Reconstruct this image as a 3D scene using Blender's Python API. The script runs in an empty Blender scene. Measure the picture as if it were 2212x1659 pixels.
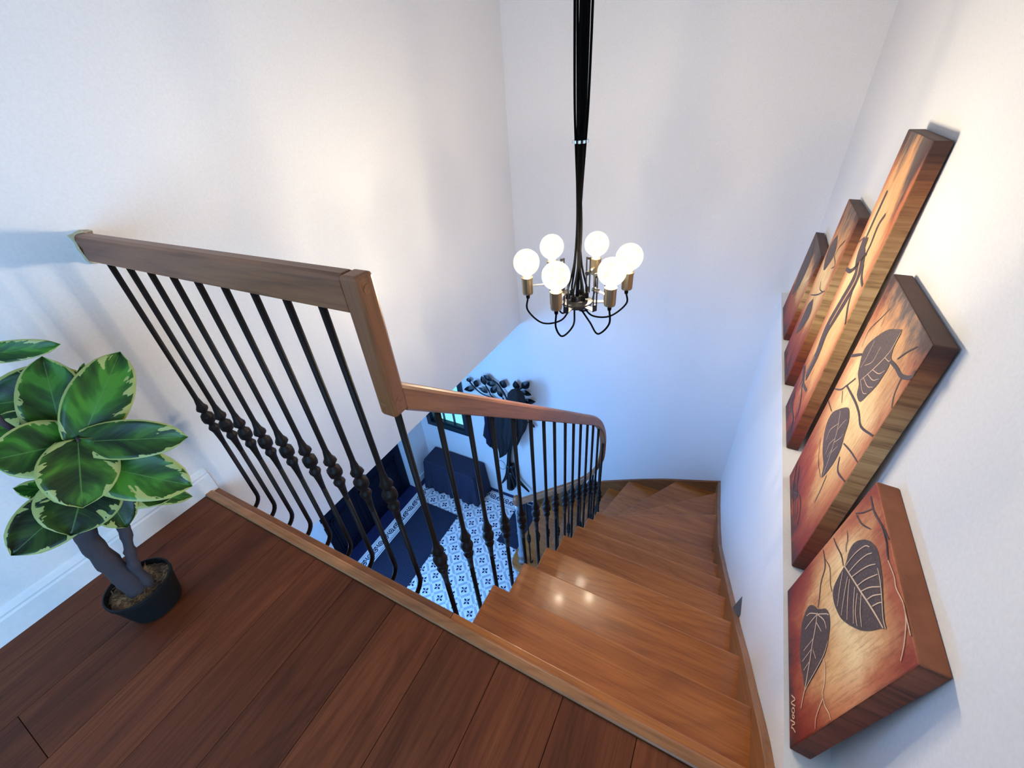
import bpy, bmesh, math, random
from mathutils import Vector, Matrix
random.seed(7)
S = bpy.context.scene
COL = S.collection
U = 1.2                      # one survey unit (eye height above the landing) in metres
# survey frame: x along the landing edge, y into the stairwell, z measured from eye level
def V(x, y, z): return Vector((x*U, y*U, (z+1.0)*U))

# ---------------------------------------------------------------- camera
cam_d = bpy.data.cameras.new('camera'); cam = bpy.data.objects.new('camera', cam_d); COL.objects.link(cam)
right = Vector((0.88615709, 0.45817217, -0.06931001)); down = Vector((0.21415571, -0.53757637, -0.81556666)); fwd = Vector((-0.41092938, 0.70787704, -0.5744973))
M = Matrix((right, -down, -fwd)).transposed().to_4x4(); M.translation = V(0, 0, 0)
cam.matrix_world = M
cam_d.sensor_width = 36.0; cam_d.lens = 895.86/2212*36.0; cam_d.clip_start = 0.02; cam_d.clip_end = 60
S.camera = cam
# ---------------------------------------------------------------- world, added daylight lamps, exposure
w = bpy.data.worlds.new('world'); S.world = w; w.use_nodes = True
w.node_tree.nodes['Background'].inputs[0].default_value = (0.55, 0.68, 1.0, 1); w.node_tree.nodes['Background'].inputs[1].default_value = 0.05
def area(name, loc, target, sx, sy, power, col):
    d = bpy.data.lights.new(name, 'AREA'); d.shape = 'RECTANGLE'; d.size = sx*U; d.size_y = sy*U; d.energy = power; d.color = col
    o = bpy.data.objects.new(name, d); COL.objects.link(o); o.location = V(*loc)
    o.rotation_euler = (V(*target)-V(*loc)).to_track_quat('-Z', 'Y').to_euler(); return o
area('landing_added_daylight', (.325, -1.05, -.40), (-1, -1.05, -.40), 1.1, 1.1, 58, (0.26, 0.58, 1.0))  # unseen lamp added for the bluish daylight on the left wall
area('hall_added_daylight', (-1.5, -.04, -2.30), (-1.5, 1.0, -2.30), 1.9, 1.7, 8, (0.17, 0.45, 1.0))  # unseen lamp added to brighten the hall tiles and far wall
area('side_added_daylight', (-2.665, .52, -2.10), (0, .52, -2.10), .95, 1.05, 108, (0.15, 0.43, 1.0))  # unseen lamp added to lift the lower right wall and the tiles
S.view_settings.view_transform = 'Standard'; S.view_settings.look = 'None'; S.view_settings.gamma = 1.0; S.view_settings.use_curve_mapping = False
S.view_settings.exposure = 0.0
BULB = 4200.0
S.cycles.max_bounces = 8; S.cycles.diffuse_bounces = 5; S.cycles.transparent_max_bounces = 12

# ---------------------------------------------------------------- materials
def newmat(name):
    m = bpy.data.materials.new(name); m.use_nodes = True
    nt = m.node_tree; return m, nt, nt.nodes['Principled BSDF']
def N(nt, t, **kw):
    n = nt.nodes.new(t)
    for k, v in kw.items():
        if hasattr(n, k): setattr(n, k, v)
        else: n.inputs[k.replace('_', ' ')].default_value = v
    return n
def L(nt, a, b): nt.links.new(a, b)
def ramp(nt, stops):
    r = nt.nodes.new('ShaderNodeValToRGB'); e = r.color_ramp.elements
    while len(e) < len(stops): e.new(.5)
    for i, (p, c) in enumerate(stops): e[i].position = p; e[i].color = (*c, 1) if len(c) == 3 else c
    return r
def coords(nt, scale=(1, 1, 1), rnd=True, kind='Object', rot=0):
    tc = nt.nodes.new('ShaderNodeTexCoord'); mp = nt.nodes.new('ShaderNodeMapping'); mp.inputs['Scale'].default_value = scale
    src = tc.outputs[kind]
    if rot:
        m0 = nt.nodes.new('ShaderNodeMapping'); m0.inputs['Rotation'].default_value = (rot, 0, 0); L(nt, src, m0.inputs['Vector']); src = m0.outputs[0]
    L(nt, src, mp.inputs['Vector'])
    if rnd:
        oi = nt.nodes.new('ShaderNodeObjectInfo'); mu = N(nt, 'ShaderNodeMath', operation='MULTIPLY'); mu.inputs[1].default_value = 37.0
        cb = nt.nodes.new('ShaderNodeCombineXYZ'); L(nt, oi.outputs['Random'], mu.inputs[0])
        for i in range(3): L(nt, mu.outputs[0], cb.inputs[i])
        L(nt, cb.outputs[0], mp.inputs['Location'])
    return mp.outputs[0]
def plain(name, col, rough=.5, metal=0.0, bump=0, bscale=60, spec=None, coat=0):
    m, nt, b = newmat(name); b.inputs['Base Color'].default_value = (*col, 1); b.inputs['Roughness'].default_value = rough; b.inputs['Metallic'].default_value = metal
    if spec is not None: b.inputs['Specular IOR Level'].default_value = spec
    if coat: b.inputs['Coat Weight'].default_value = coat
    v = coords(nt, rnd=False); n = N(nt, 'ShaderNodeTexNoise', Scale=bscale, Detail=4.0); L(nt, v, n.inputs['Vector'])
    hs = N(nt, 'ShaderNodeHueSaturation'); hs.inputs['Color'].default_value = (*col, 1)
    mr = N(nt, 'ShaderNodeMapRange'); mr.inputs['To Min'].default_value = .93; mr.inputs['To Max'].default_value = 1.07
    L(nt, n.outputs[0], mr.inputs[0]); L(nt, mr.outputs[0], hs.inputs['Value']); L(nt, hs.outputs[0], b.inputs['Base Color'])
    if bump:
        bp = N(nt, 'ShaderNodeBump', Strength=bump, Distance=.002); L(nt, n.outputs[0], bp.inputs['Height']); L(nt, bp.outputs[0], b.inputs['Normal'])
    return m
def wood(name, dark, mid, light, axis=0, rough=.38, knots=True, var=.18, coat=0.0, gs=1.0, spec=.5, rot=0):
    m, nt, b = newmat(name); b.inputs['Specular IOR Level'].default_value = spec
    sc = [9.0*gs]*3; sc[axis] = .8*gs
    v = coords(nt, tuple(sc), rot=rot)
    n1 = N(nt, 'ShaderNodeTexNoise', Scale=1.0, Detail=6.0, Roughness=.6, Distortion=1.2); L(nt, v, n1.inputs['Vector'])
    sc2 = [160.0]*3; sc2[axis] = 5.0
    v2 = coords(nt, tuple(sc2), rot=rot); n2 = N(nt, 'ShaderNodeTexNoise', Scale=1.0, Detail=3.0, Roughness=.7); L(nt, v2, n2.inputs['Vector'])
    # cathedral figure
    sc3 = [3.0*gs]*3; sc3[axis] = .45*gs
    v3 = coords(nt, tuple(sc3), rot=rot); n3 = N(nt, 'ShaderNodeTexNoise', Scale=1.0, Detail=1.5, Distortion=.6); L(nt, v3, n3.inputs['Vector'])
    mu = N(nt, 'ShaderNodeMath', operation='MULTIPLY'); mu.inputs[1].default_value = 22.0; L(nt, n3.outputs[0], mu.inputs[0])
    fr = N(nt, 'ShaderNodeMath', operation='FRACT'); L(nt, mu.outputs[0], fr.inputs[0])
    r1 = ramp(nt, [(.25, dark), (.5, mid), (.75, light)]); L(nt, n1.outputs[0], r1.inputs[0])
    r2 = ramp(nt, [(.30, (.55, .5, .46)), (.55, (1, 1, 1))]); L(nt, n2.outputs[0], r2.inputs[0])
    r3 = ramp(nt, [(.0, (.80, .76, .72)), (.3, (1, 1, 1)), (.85, (1, 1, 1)), (1, (.82, .78, .74))]); L(nt, fr.outputs[0], r3.inputs[0])
    mx = N(nt, 'ShaderNodeMix', data_type='RGBA', blend_type='MULTIPLY'); mx.inputs[0].default_value = .72; L(nt, r1.outputs[0], mx.inputs[6]); L(nt, r2.outputs[0], mx.inputs[7])
    mx2 = N(nt, 'ShaderNodeMix', data_type='RGBA', blend_type='MULTIPLY'); mx2.inputs[0].default_value = .85; L(nt, mx.outputs[2], mx2.inputs[6]); L(nt, r3.outputs[0], mx2.inputs[7])
    out = mx2.outputs[2]
    if knots:
        sk = [5.5]*3; sk[axis] = 2.2
        vk = coords(nt, tuple(sk)); vo = N(nt, 'ShaderNodeTexVoronoi', Scale=1.0); L(nt, vk, vo.inputs['Vector'])
        rk = ramp(nt, [(.035, (.30, .22, .18)), (.11, (1, 1, 1))]); L(nt, vo.outputs['Distance'], rk.inputs[0])
        mk = N(nt, 'ShaderNodeMix', data_type='RGBA', blend_type='MULTIPLY'); mk.inputs[0].default_value = .8; L(nt, out, mk.inputs[6]); L(nt, rk.outputs[0], mk.inputs[7]); out = mk.outputs[2]
    oi = nt.nodes.new('ShaderNodeObjectInfo'); mr = N(nt, 'ShaderNodeMapRange'); mr.inputs['To Min'].default_value = 1-var; mr.inputs['To Max'].default_value = 1+var
    L(nt, oi.outputs['Random'], mr.inputs[0]); hs = N(nt, 'ShaderNodeHueSaturation'); L(nt, mr.outputs[0], hs.inputs['Value']); L(nt, out, hs.inputs['Color'])
    L(nt, hs.outputs[0], b.inputs['Base Color']); b.inputs['Roughness'].default_value = rough
    if coat: b.inputs['Coat Weight'].default_value = coat; b.inputs['Coat Roughness'].default_value = .12
    bp = N(nt, 'ShaderNodeBump', Strength=.12, Distance=.001); L(nt, n2.outputs[0], bp.inputs['Height']); L(nt, bp.outputs[0], b.inputs['Normal'])
    return m
MT = {}
MT['wall'] = plain('white_wall_paint', (.80, .78, .77), .62, bump=.035, bscale=140)
MT['white'] = plain('white_gloss_paint', (.80, .80, .80), .35)
MT['ceil'] = plain('ceiling_paint', (.8, .79, .78), .8)
MT['plank'] = wood('floor_oak', (.088, .0205, .0060), (.140, .0345, .0105), (.205, .0560, .0170), axis=1, rough=.50, var=.15, spec=.22)
MT['tread'] = wood('stair_oak', (.27, .078, .014), (.41, .130, .024), (.55, .195, .040), axis=0, rough=.30, knots=False, var=.07, coat=.25)
MT['rail'] = wood('rail_oak', (.180, .058, .018), (.250, .086, .027), (.33, .122, .040), axis=0, rough=.38, knots=False, var=.04)
MT['railv'] = wood('newel_oak', (.180, .058, .018), (.250, .086, .027), (.33, .122, .040), axis=2, rough=.38, knots=False, var=.04)
MT['raily'] = wood('stair_rail_oak', (.21, .070, .020), (.30, .105, .032), (.38, .145, .048), axis=1, rot=.693, rough=.38, knots=False, var=.04)
MT['nosing'] = wood('nosing_oak', (.28, .115, .042), (.36, .155, .060), (.42, .20, .085), axis=0, rough=.35, knots=False, var=.03)
MT['string'] = wood('string_oak', (.24, .10, .036), (.30, .13, .048), (.37, .17, .07), axis=1, rot=.70, rough=.36, knots=False, var=.04)
MT['iron'] = plain('dark_bronze_iron', (.011, .0062, .0045), .5, metal=.0, bump=.3, bscale=220, spec=.18)
MT['black'] = plain('black_cable', (.003, .003, .0035), .95, spec=.03)
MT['nickel'] = plain('brushed_nickel', (.55, .52, .48), .32, metal=1.0)
MT['brass'] = plain('antique_brass', (.30, .24, .15), .33, metal=1.0)
MT['steel'] = plain('blackened_steel', (.05, .05, .055), .35, metal=.9)
MT['navy'] = plain('navy_door_paint', (.002, .0032, .014), .5, spec=.2)
MT['navyfab'] = plain('navy_fabric', (.015, .018, .046), .85, bump=.3, bscale=400)
MT['blackfab'] = plain('black_coat_cloth', (.006, .006, .009), .9, bump=.3, bscale=300)
MT['bluefab'] = plain('dark_blue_coat_cloth', (.004, .005, .03), .9, bump=.3, bscale=300)
MT['greyfab'] = plain('slate_coat_cloth', (.004, .006, .011), .85, bump=.3, bscale=300)
MT['blackmetal'] = plain('black_lacquered_metal', (.003, .0035, .005), .35, metal=.0, spec=.35)
MT['darkframe'] = plain('dark_window_paint', (.010, .022, .035), .4)
MT['tilew'] = plain('cement_tile_white', (.84, .84, .84), .45)
MT['tileg'] = plain('cement_tile_grey', (.46, .48, .52), .45)
MT['tiled'] = plain('cement_tile_dark', (.016, .022, .075), .5, spec=.2)
MT['grout'] = plain('tile_grout', (.24, .27, .36), .8)
MT['pot'] = plain('black_plastic_pot', (.006, .006, .0065), .6, spec=.25)
MT['bark'] = plain('ficus_bark', (.050, .036, .040), .9, bump=1.0, bscale=70)
MT['cream'] = plain('cream_filler', (.62, .52, .33), .9, bump=.8, bscale=90)
MT['stone'] = plain('slate_grey_lamp', (.09, .10, .11), .5)
MT['silverpost'] = plain('silvered_cast_iron', (.42, .45, .50), .35, metal=.9)
# soil
m, nt, b = newmat('potting_soil'); v = coords(nt, rnd=False); n = N(nt, 'ShaderNodeTexNoise', Scale=45.0, Detail=8.0, Roughness=.75); L(nt, v, n.inputs['Vector'])
r = ramp(nt, [(.35, (.03, .014, .007)), (.50, (.16, .08, .034)), (.62, (.46, .27, .12))]); L(nt, n.outputs[0], r.inputs[0]); L(nt, r.outputs[0], b.inputs['Base Color']); b.inputs['Roughness'].default_value = .95
bp = N(nt, 'ShaderNodeBump', Strength=1.0, Distance=.006); L(nt, n.outputs[0], bp.inputs['Height']); L(nt, bp.outputs[0], b.inputs['Normal']); MT['soil'] = m
# variegated leaf (UV: u along the blade, v across 0..1)
m, nt, b = newmat('variegated_leaf')
tc = nt.nodes.new('ShaderNodeTexCoord'); sp = nt.nodes.new('ShaderNodeSeparateXYZ'); L(nt, tc.outputs['UV'], sp.inputs[0])
a = N(nt, 'ShaderNodeMath', operation='SUBTRACT'); a.inputs[1].default_value = .5; L(nt, sp.outputs[1], a.inputs[0])
ab = N(nt, 'ShaderNodeMath', operation='ABSOLUTE'); L(nt, a.outputs[0], ab.inputs[0])
oi = nt.nodes.new('ShaderNodeObjectInfo'); mu = N(nt, 'ShaderNodeMath', operation='MULTIPLY'); mu.inputs[1].default_value = 50.0; L(nt, oi.outputs['Random'], mu.inputs[0])
# veins bend towards the tip: skew the noise along u by |v|
cb = nt.nodes.new('ShaderNodeCombineXYZ'); sk = N(nt, 'ShaderNodeMath', operation='MULTIPLY_ADD'); sk.inputs[1].default_value = -.55; L(nt, ab.outputs[0], sk.inputs[0]); L(nt, sp.outputs[0], sk.inputs[2])
s1 = N(nt, 'ShaderNodeMath', operation='MULTIPLY'); s1.inputs[1].default_value = 5.5; L(nt, sk.outputs[0], s1.inputs[0])
s2 = N(nt, 'ShaderNodeMath', operation='MULTIPLY'); s2.inputs[1].default_value = 2.0; L(nt, sp.outputs[1], s2.inputs[0])
L(nt, s1.outputs[0], cb.inputs[0]); L(nt, s2.outputs[0], cb.inputs[1]); L(nt, mu.outputs[0], cb.inputs[2])
nz = N(nt, 'ShaderNodeTexNoise', Scale=1.0, Detail=3.0, Roughness=.55); L(nt, cb.outputs[0], nz.inputs['Vector'])
# rim distance also at tip and base
tip = N(nt, 'ShaderNodeMath', operation='SUBTRACT'); tip.inputs[1].default_value = .62; L(nt, sp.outputs[0], tip.inputs[0])
tp = N(nt, 'ShaderNodeMath', operation='MAXIMUM'); tp.inputs[1].default_value = 0.0; L(nt, tip.outputs[0], tp.inputs[0])
ed = N(nt, 'ShaderNodeMath', operation='MULTIPLY_ADD'); ed.inputs[1].default_value = .10; L(nt, tp.outputs[0], ed.inputs[0]); L(nt, ab.outputs[0], ed.inputs[2])
n5 = N(nt, 'ShaderNodeMath', operation='SUBTRACT'); n5.inputs[1].default_value = .50; L(nt, nz.outputs[0], n5.inputs[0]); n6 = N(nt, 'ShaderNodeMath', operation='MAXIMUM'); n6.inputs[1].default_value = 0.0; L(nt, n5.outputs[0], n6.inputs[0])
ns = N(nt, 'ShaderNodeMath', operation='MULTIPLY_ADD'); ns.inputs[1].default_value = 1.5; L(nt, n6.outputs[0], ns.inputs[0]); L(nt, ed.outputs[0], ns.inputs[2])
re = ramp(nt, [(.462, (0, 0, 0)), (.474, (1, 1, 1))]); L(nt, ns.outputs[0], re.inputs[0])
nb = N(nt, 'ShaderNodeTexNoise', Scale=.75, Detail=2.5); L(nt, cb.outputs[0], nb.inputs['Vector'])
g = ramp(nt, [(.36, (.012, .034, .006)), (.46, (.020, .068, .008)), (.54, (.030, .115, .010)), (.60, (.055, .19, .016))]); L(nt, nb.outputs[0], g.inputs[0])
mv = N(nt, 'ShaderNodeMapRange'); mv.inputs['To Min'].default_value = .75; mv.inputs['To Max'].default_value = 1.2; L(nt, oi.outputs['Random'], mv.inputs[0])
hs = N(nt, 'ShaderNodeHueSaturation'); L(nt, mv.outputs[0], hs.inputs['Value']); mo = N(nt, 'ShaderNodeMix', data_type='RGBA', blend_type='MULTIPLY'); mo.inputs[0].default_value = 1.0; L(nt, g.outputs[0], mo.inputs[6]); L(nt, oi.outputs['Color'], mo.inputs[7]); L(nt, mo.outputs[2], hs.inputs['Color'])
# lateral veins + midrib
sv = N(nt, 'ShaderNodeMath', operation='MULTIPLY'); sv.inputs[1].default_value = 13.0; L(nt, sk.outputs[0], sv.inputs[0]); fv = N(nt, 'ShaderNodeMath', operation='FRACT'); L(nt, sv.outputs[0], fv.inputs[0])
rv = ramp(nt, [(.0, (1.0, 1.0, 1.0)), (.06, (0, 0, 0)), (.94, (0, 0, 0)), (1, (1.0, 1.0, 1.0))]); L(nt, fv.outputs[0], rv.inputs[0])
rm = ramp(nt, [(.004, (.7, .7, .7)), (.014, (0, 0, 0))]); L(nt, ab.outputs[0], rm.inputs[0])
vn = N(nt, 'ShaderNodeMath', operation='MULTIPLY_ADD'); vn.inputs[1].default_value = .16; L(nt, rv.outputs[0], vn.inputs[0]); L(nt, rm.outputs[0], vn.inputs[2]); vn.use_clamp = True
mxv = N(nt, 'ShaderNodeMix', data_type='RGBA'); mxv.inputs[7].default_value = (.10, .22, .05, 1); L(nt, vn.outputs[0], mxv.inputs[0]); L(nt, hs.outputs[0], mxv.inputs[6])
mxe = N(nt, 'ShaderNodeMix', data_type='RGBA'); mxe.inputs[7].default_value = (.38, .40, .12, 1); L(nt, re.outputs[0], mxe.inputs[0]); L(nt, mxv.outputs[2], mxe.inputs[6])
L(nt, mxe.outputs[2], b.inputs['Base Color']); b.inputs['Roughness'].default_value = .36; b.inputs['Specular IOR Level'].default_value = .28
bp = N(nt, 'ShaderNodeBump', Strength=.10, Distance=.002); L(nt, rv.outputs[0], bp.inputs['Height']); L(nt, bp.outputs[0], b.inputs['Normal'])
MT['leaf'] = m
# ribbed rubber mat
m, nt, b = newmat('ribbed_navy_mat'); v = coords(nt, rnd=False); wv = N(nt, 'ShaderNodeTexWave', Scale=19.0, Distortion=.1); wv.bands_direction = 'Y'; L(nt, v, wv.inputs['Vector'])
r = ramp(nt, [(.25, (.003, .005, .016)), (.8, (.016, .026, .075))]); L(nt, wv.outputs[0], r.inputs[0]); L(nt, r.outputs[0], b.inputs['Base Color']); b.inputs['Roughness'].default_value = .8
bp = N(nt, 'ShaderNodeBump', Strength=.6, Distance=.004); L(nt, wv.outputs[0], bp.inputs['Height']); L(nt, bp.outputs[0], b.inputs['Normal']); MT['mat'] = m
# crackled glass bulb: mostly clear, faintly glowing crackle; and its filament
m = bpy.data.materials.new('crackled_bulb_glass'); m.use_nodes = True; nt = m.node_tree; nt.nodes.clear()
v = coords(nt, rnd=True); vo = N(nt, 'ShaderNodeTexVoronoi', Scale=150.0, feature='DISTANCE_TO_EDGE'); L(nt, v, vo.inputs['Vector']); n = N(nt, 'ShaderNodeTexNoise', Scale=55.0, Detail=3.0); L(nt, v, n.inputs['Vector'])
r = ramp(nt, [(.02, (.75, .75, .75)), (.10, (.10, .10, .10))]); L(nt, vo.outputs['Distance'], r.inputs[0])
tr = nt.nodes.new('ShaderNodeBsdfTransparent'); gl = N(nt, 'ShaderNodeBsdfGlossy', Roughness=.08); em = N(nt, 'ShaderNodeEmission', Strength=1.2)
ec = ramp(nt, [(.35, (1.0, .95, .70)), (.6, (.92, 1.0, 1.0))]); L(nt, n.outputs[0], ec.inputs[0]); L(nt, ec.outputs[0], em.inputs['Color'])
fz = N(nt, 'ShaderNodeFresnel', IOR=1.35); mg = nt.nodes.new('ShaderNodeMixShader'); L(nt, fz.outputs[0], mg.inputs[0]); L(nt, tr.outputs[0], mg.inputs[1]); L(nt, gl.outputs[0], mg.inputs[2])
mf = N(nt, 'ShaderNodeMath', operation='MULTIPLY_ADD'); mf.inputs[1].default_value = .35; mf.inputs[2].default_value = .55; L(nt, r.outputs[0], mf.inputs[0])
me = nt.nodes.new('ShaderNodeMixShader'); L(nt, mf.outputs[0], me.inputs[0]); L(nt, mg.outputs[0], me.inputs[1]); L(nt, em.outputs[0], me.inputs[2])
ou = nt.nodes.new('ShaderNodeOutputMaterial'); L(nt, me.outputs[0], ou.inputs[0]); MT['bulb'] = m
def emis(name, col, st):
    m = bpy.data.materials.new(name); m.use_nodes = True; nt = m.node_tree; nt.nodes.clear(); e = N(nt, 'ShaderNodeEmission', Strength=st); e.inputs[0].default_value = (*col, 1)
    o = nt.nodes.new('ShaderNodeOutputMaterial'); L(nt, e.outputs[0], o.inputs[0]); return m
MT['filament'] = emis('led_filament', (1.0, .84, .60), BULB)
MT['daypane'] = emis('daylight_in_window_pane', (.22, .72, 1.0), 1.3)
# canvas front and side
def canvas_mats(k, w_, h_, topdark, red):
    tcol, tcol2 = ((.52, .20, .075), (.42, .10, .035)) if k == 5 else ((.16, .10, .075), (.10, .07, .06))
    m, nt, b = newmat('painted_canvas'); tc = nt.nodes.new('ShaderNodeTexCoord'); mp = nt.nodes.new('ShaderNodeMapping'); mp.inputs['Scale'].default_value = (1, 1/(w_*U), 1/(h_*U)); L(nt, tc.outputs['Object'], mp.inputs[0])
    sp = nt.nodes.new('ShaderNodeSeparateXYZ'); L(nt, mp.outputs[0], sp.inputs[0])
    n = N(nt, 'ShaderNodeTexNoise', Scale=3.2, Detail=9.0, Roughness=.68); L(nt, mp.outputs[0], n.inputs['Vector']); mp.inputs['Location'].default_value = (k*3.1, 0, 0)
    # vertical profile: red at foot, cream in the middle, brown at the head
    zz = N(nt, 'ShaderNodeMath', operation='MULTIPLY_ADD'); zz.inputs[1].default_value = .62; L(nt, n.outputs[0], zz.inputs[0])
    sb = N(nt, 'ShaderNodeMath', operation='SUBTRACT'); sb.inputs[1].default_value = .31; L(nt, sp.outputs[2], sb.inputs[0]); L(nt, sb.outputs[0], zz.inputs[2])
    R1 = ramp(nt, [(0, (.07, .016, .012)), (red*.5, (.33, .040, .013)), (red, (.46, .115, .035)), (red+.14, (.78, .42, .16)), (.62, (.95, .66, .32)), (topdark, (.68, .33, .13)), (min(.985, topdark+.13), tcol), (1.0, tcol2)]); L(nt, zz.outputs[0], R1.inputs[0])
    # sides redder
    yy = N(nt, 'ShaderNodeMath', operation='SUBTRACT'); yy.inputs[1].default_value = .5; L(nt, sp.outputs[1], yy.inputs[0]); ya = N(nt, 'ShaderNodeMath', operation='ABSOLUTE'); L(nt, yy.outputs[0], ya.inputs[0])
    yb = N(nt, 'ShaderNodeMath', operation='MULTIPLY_ADD'); yb.inputs[1].default_value = .35; L(nt, n.outputs[0], yb.inputs[0]); L(nt, ya.outputs[0], yb.inputs[2])
    R2 = ramp(nt, [(.46, (0, 0, 0)), (.64, (1, 1, 1))]); L(nt, yb.outputs[0], R2.inputs[0])
    fm = N(nt, 'ShaderNodeMath', operation='MULTIPLY'); fm.inputs[1].default_value = .8; L(nt, R2.outputs[0], fm.inputs[0])
    mx = N(nt, 'ShaderNodeMix', data_type='RGBA', blend_type='MULTIPLY'); mx.inputs[7].default_value = (.62, .22, .12, 1); L(nt, fm.outputs[0], mx.inputs[0]); L(nt, R1.outputs[0], mx.inputs[6])
    n2 = N(nt, 'ShaderNodeTexNoise', Scale=1.0, Detail=6.0, Roughness=.8); m2 = nt.nodes.new('ShaderNodeMapping'); m2.inputs['Scale'].default_value = (60, 130, 14); L(nt, tc.outputs['Object'], m2.inputs[0]); L(nt, m2.outputs[0], n2.inputs['Vector'])
    R3 = ramp(nt, [(.36, (.42, .30, .24)), (.52, (1, 1, 1))]); L(nt, n2.outputs[0], R3.inputs[0])
    mz = N(nt, 'ShaderNodeMix', data_type='RGBA', blend_type='MULTIPLY'); mz.inputs[0].default_value = .55; L(nt, mx.outputs[2], mz.inputs[6]); L(nt, R3.outputs[0], mz.inputs[7])
    L(nt, mz.outputs[2], b.inputs['Base Color']); b.inputs['Roughness'].default_value = .6
    bp = N(nt, 'ShaderNodeBump', Strength=.4, Distance=.002); L(nt, n2.outputs[0], bp.inputs['Height']); L(nt, bp.outputs[0], b.inputs['Normal'])
    s, nt, b = newmat('painted_canvas_side'); v = coords(nt, (3, 3, 46), rnd=True); n = N(nt, 'ShaderNodeTexNoise', Scale=1.0, Detail=7.0, Roughness=.7); L(nt, v, n.inputs['Vector'])
    tc = nt.nodes.new('ShaderNodeTexCoord'); sp = nt.nodes.new('ShaderNodeSeparateXYZ'); L(nt, tc.outputs['Object'], sp.inputs[0])
    zn = N(nt, 'ShaderNodeMath', operation='DIVIDE'); zn.inputs[1].default_value = h_*U; L(nt, sp.outputs[2], zn.inputs[0])
    RB = ramp(nt, [(0, (.07, .014, .008)), (red*.5, (.26, .035, .010)), (red+.02, (.36, .12, .03)), (.45, (.62, .40, .17)), (.62, (.66, .46, .22)), (topdark, (.34, .13, .045)), (.97, (.07, .022, .014)), (1, (.08, .03, .02))])
    if k == 5:
        for e_, c_ in zip(RB.color_ramp.elements, ((.10, .022, .012), (.20, .040, .016), (.22, .045, .016), (.20, .040, .014), (.24, .055, .020), (.26, .070, .026), (.30, .090, .036), (.34, .115, .045))): e_.color = (*c_, 1)
    L(nt, zn.outputs[0], RB.inputs[0])
    RS = ramp(nt, [(.33, (.16, .08, .05)), (.46, (.75, .62, .5)), (.6, (1.05, 1.0, .95)), (.75, (.8, .6, .45))]); L(nt, n.outputs[0], RS.inputs[0])
    mx = N(nt, 'ShaderNodeMix', data_type='RGBA', blend_type='MULTIPLY'); mx.inputs[0].default_value = .85; L(nt, RB.outputs[0], mx.inputs[6]); L(nt, RS.outputs[0], mx.inputs[7])
    L(nt, mx.outputs[2], b.inputs['Base Color']); b.inputs['Roughness'].default_value = .6
    return m, s
m, nt, b = newmat('leaf_motif_paint'); v = coords(nt, (1, 1, 1), rnd=False); n = N(nt, 'ShaderNodeTexNoise', Scale=190.0, Detail=5.0, Roughness=.8); L(nt, v, n.inputs['Vector'])
r = ramp(nt, [(.35, (.055, .032, .028)), (.60, (.12, .075, .058)), (.74, (.34, .23, .16))]); L(nt, n.outputs[0], r.inputs[0]); L(nt, r.outputs[0], b.inputs['Base Color']); b.inputs['Roughness'].default_value = .55
MT['motif'] = m
MT['vein'] = plain('cream_paint_line', (.72, .50, .32), .55); MT['twig'] = plain('brown_paint_line', (.075, .042, .034), .5); MT['redp'] = plain('red_paint_cell', (.46, .10, .035), .55); MT['gold'] = plain('ochre_paint_line', (.62, .33, .15), .5)
MT['signm'] = plain('signature_paint', (.78, .48, .28), .5)

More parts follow.
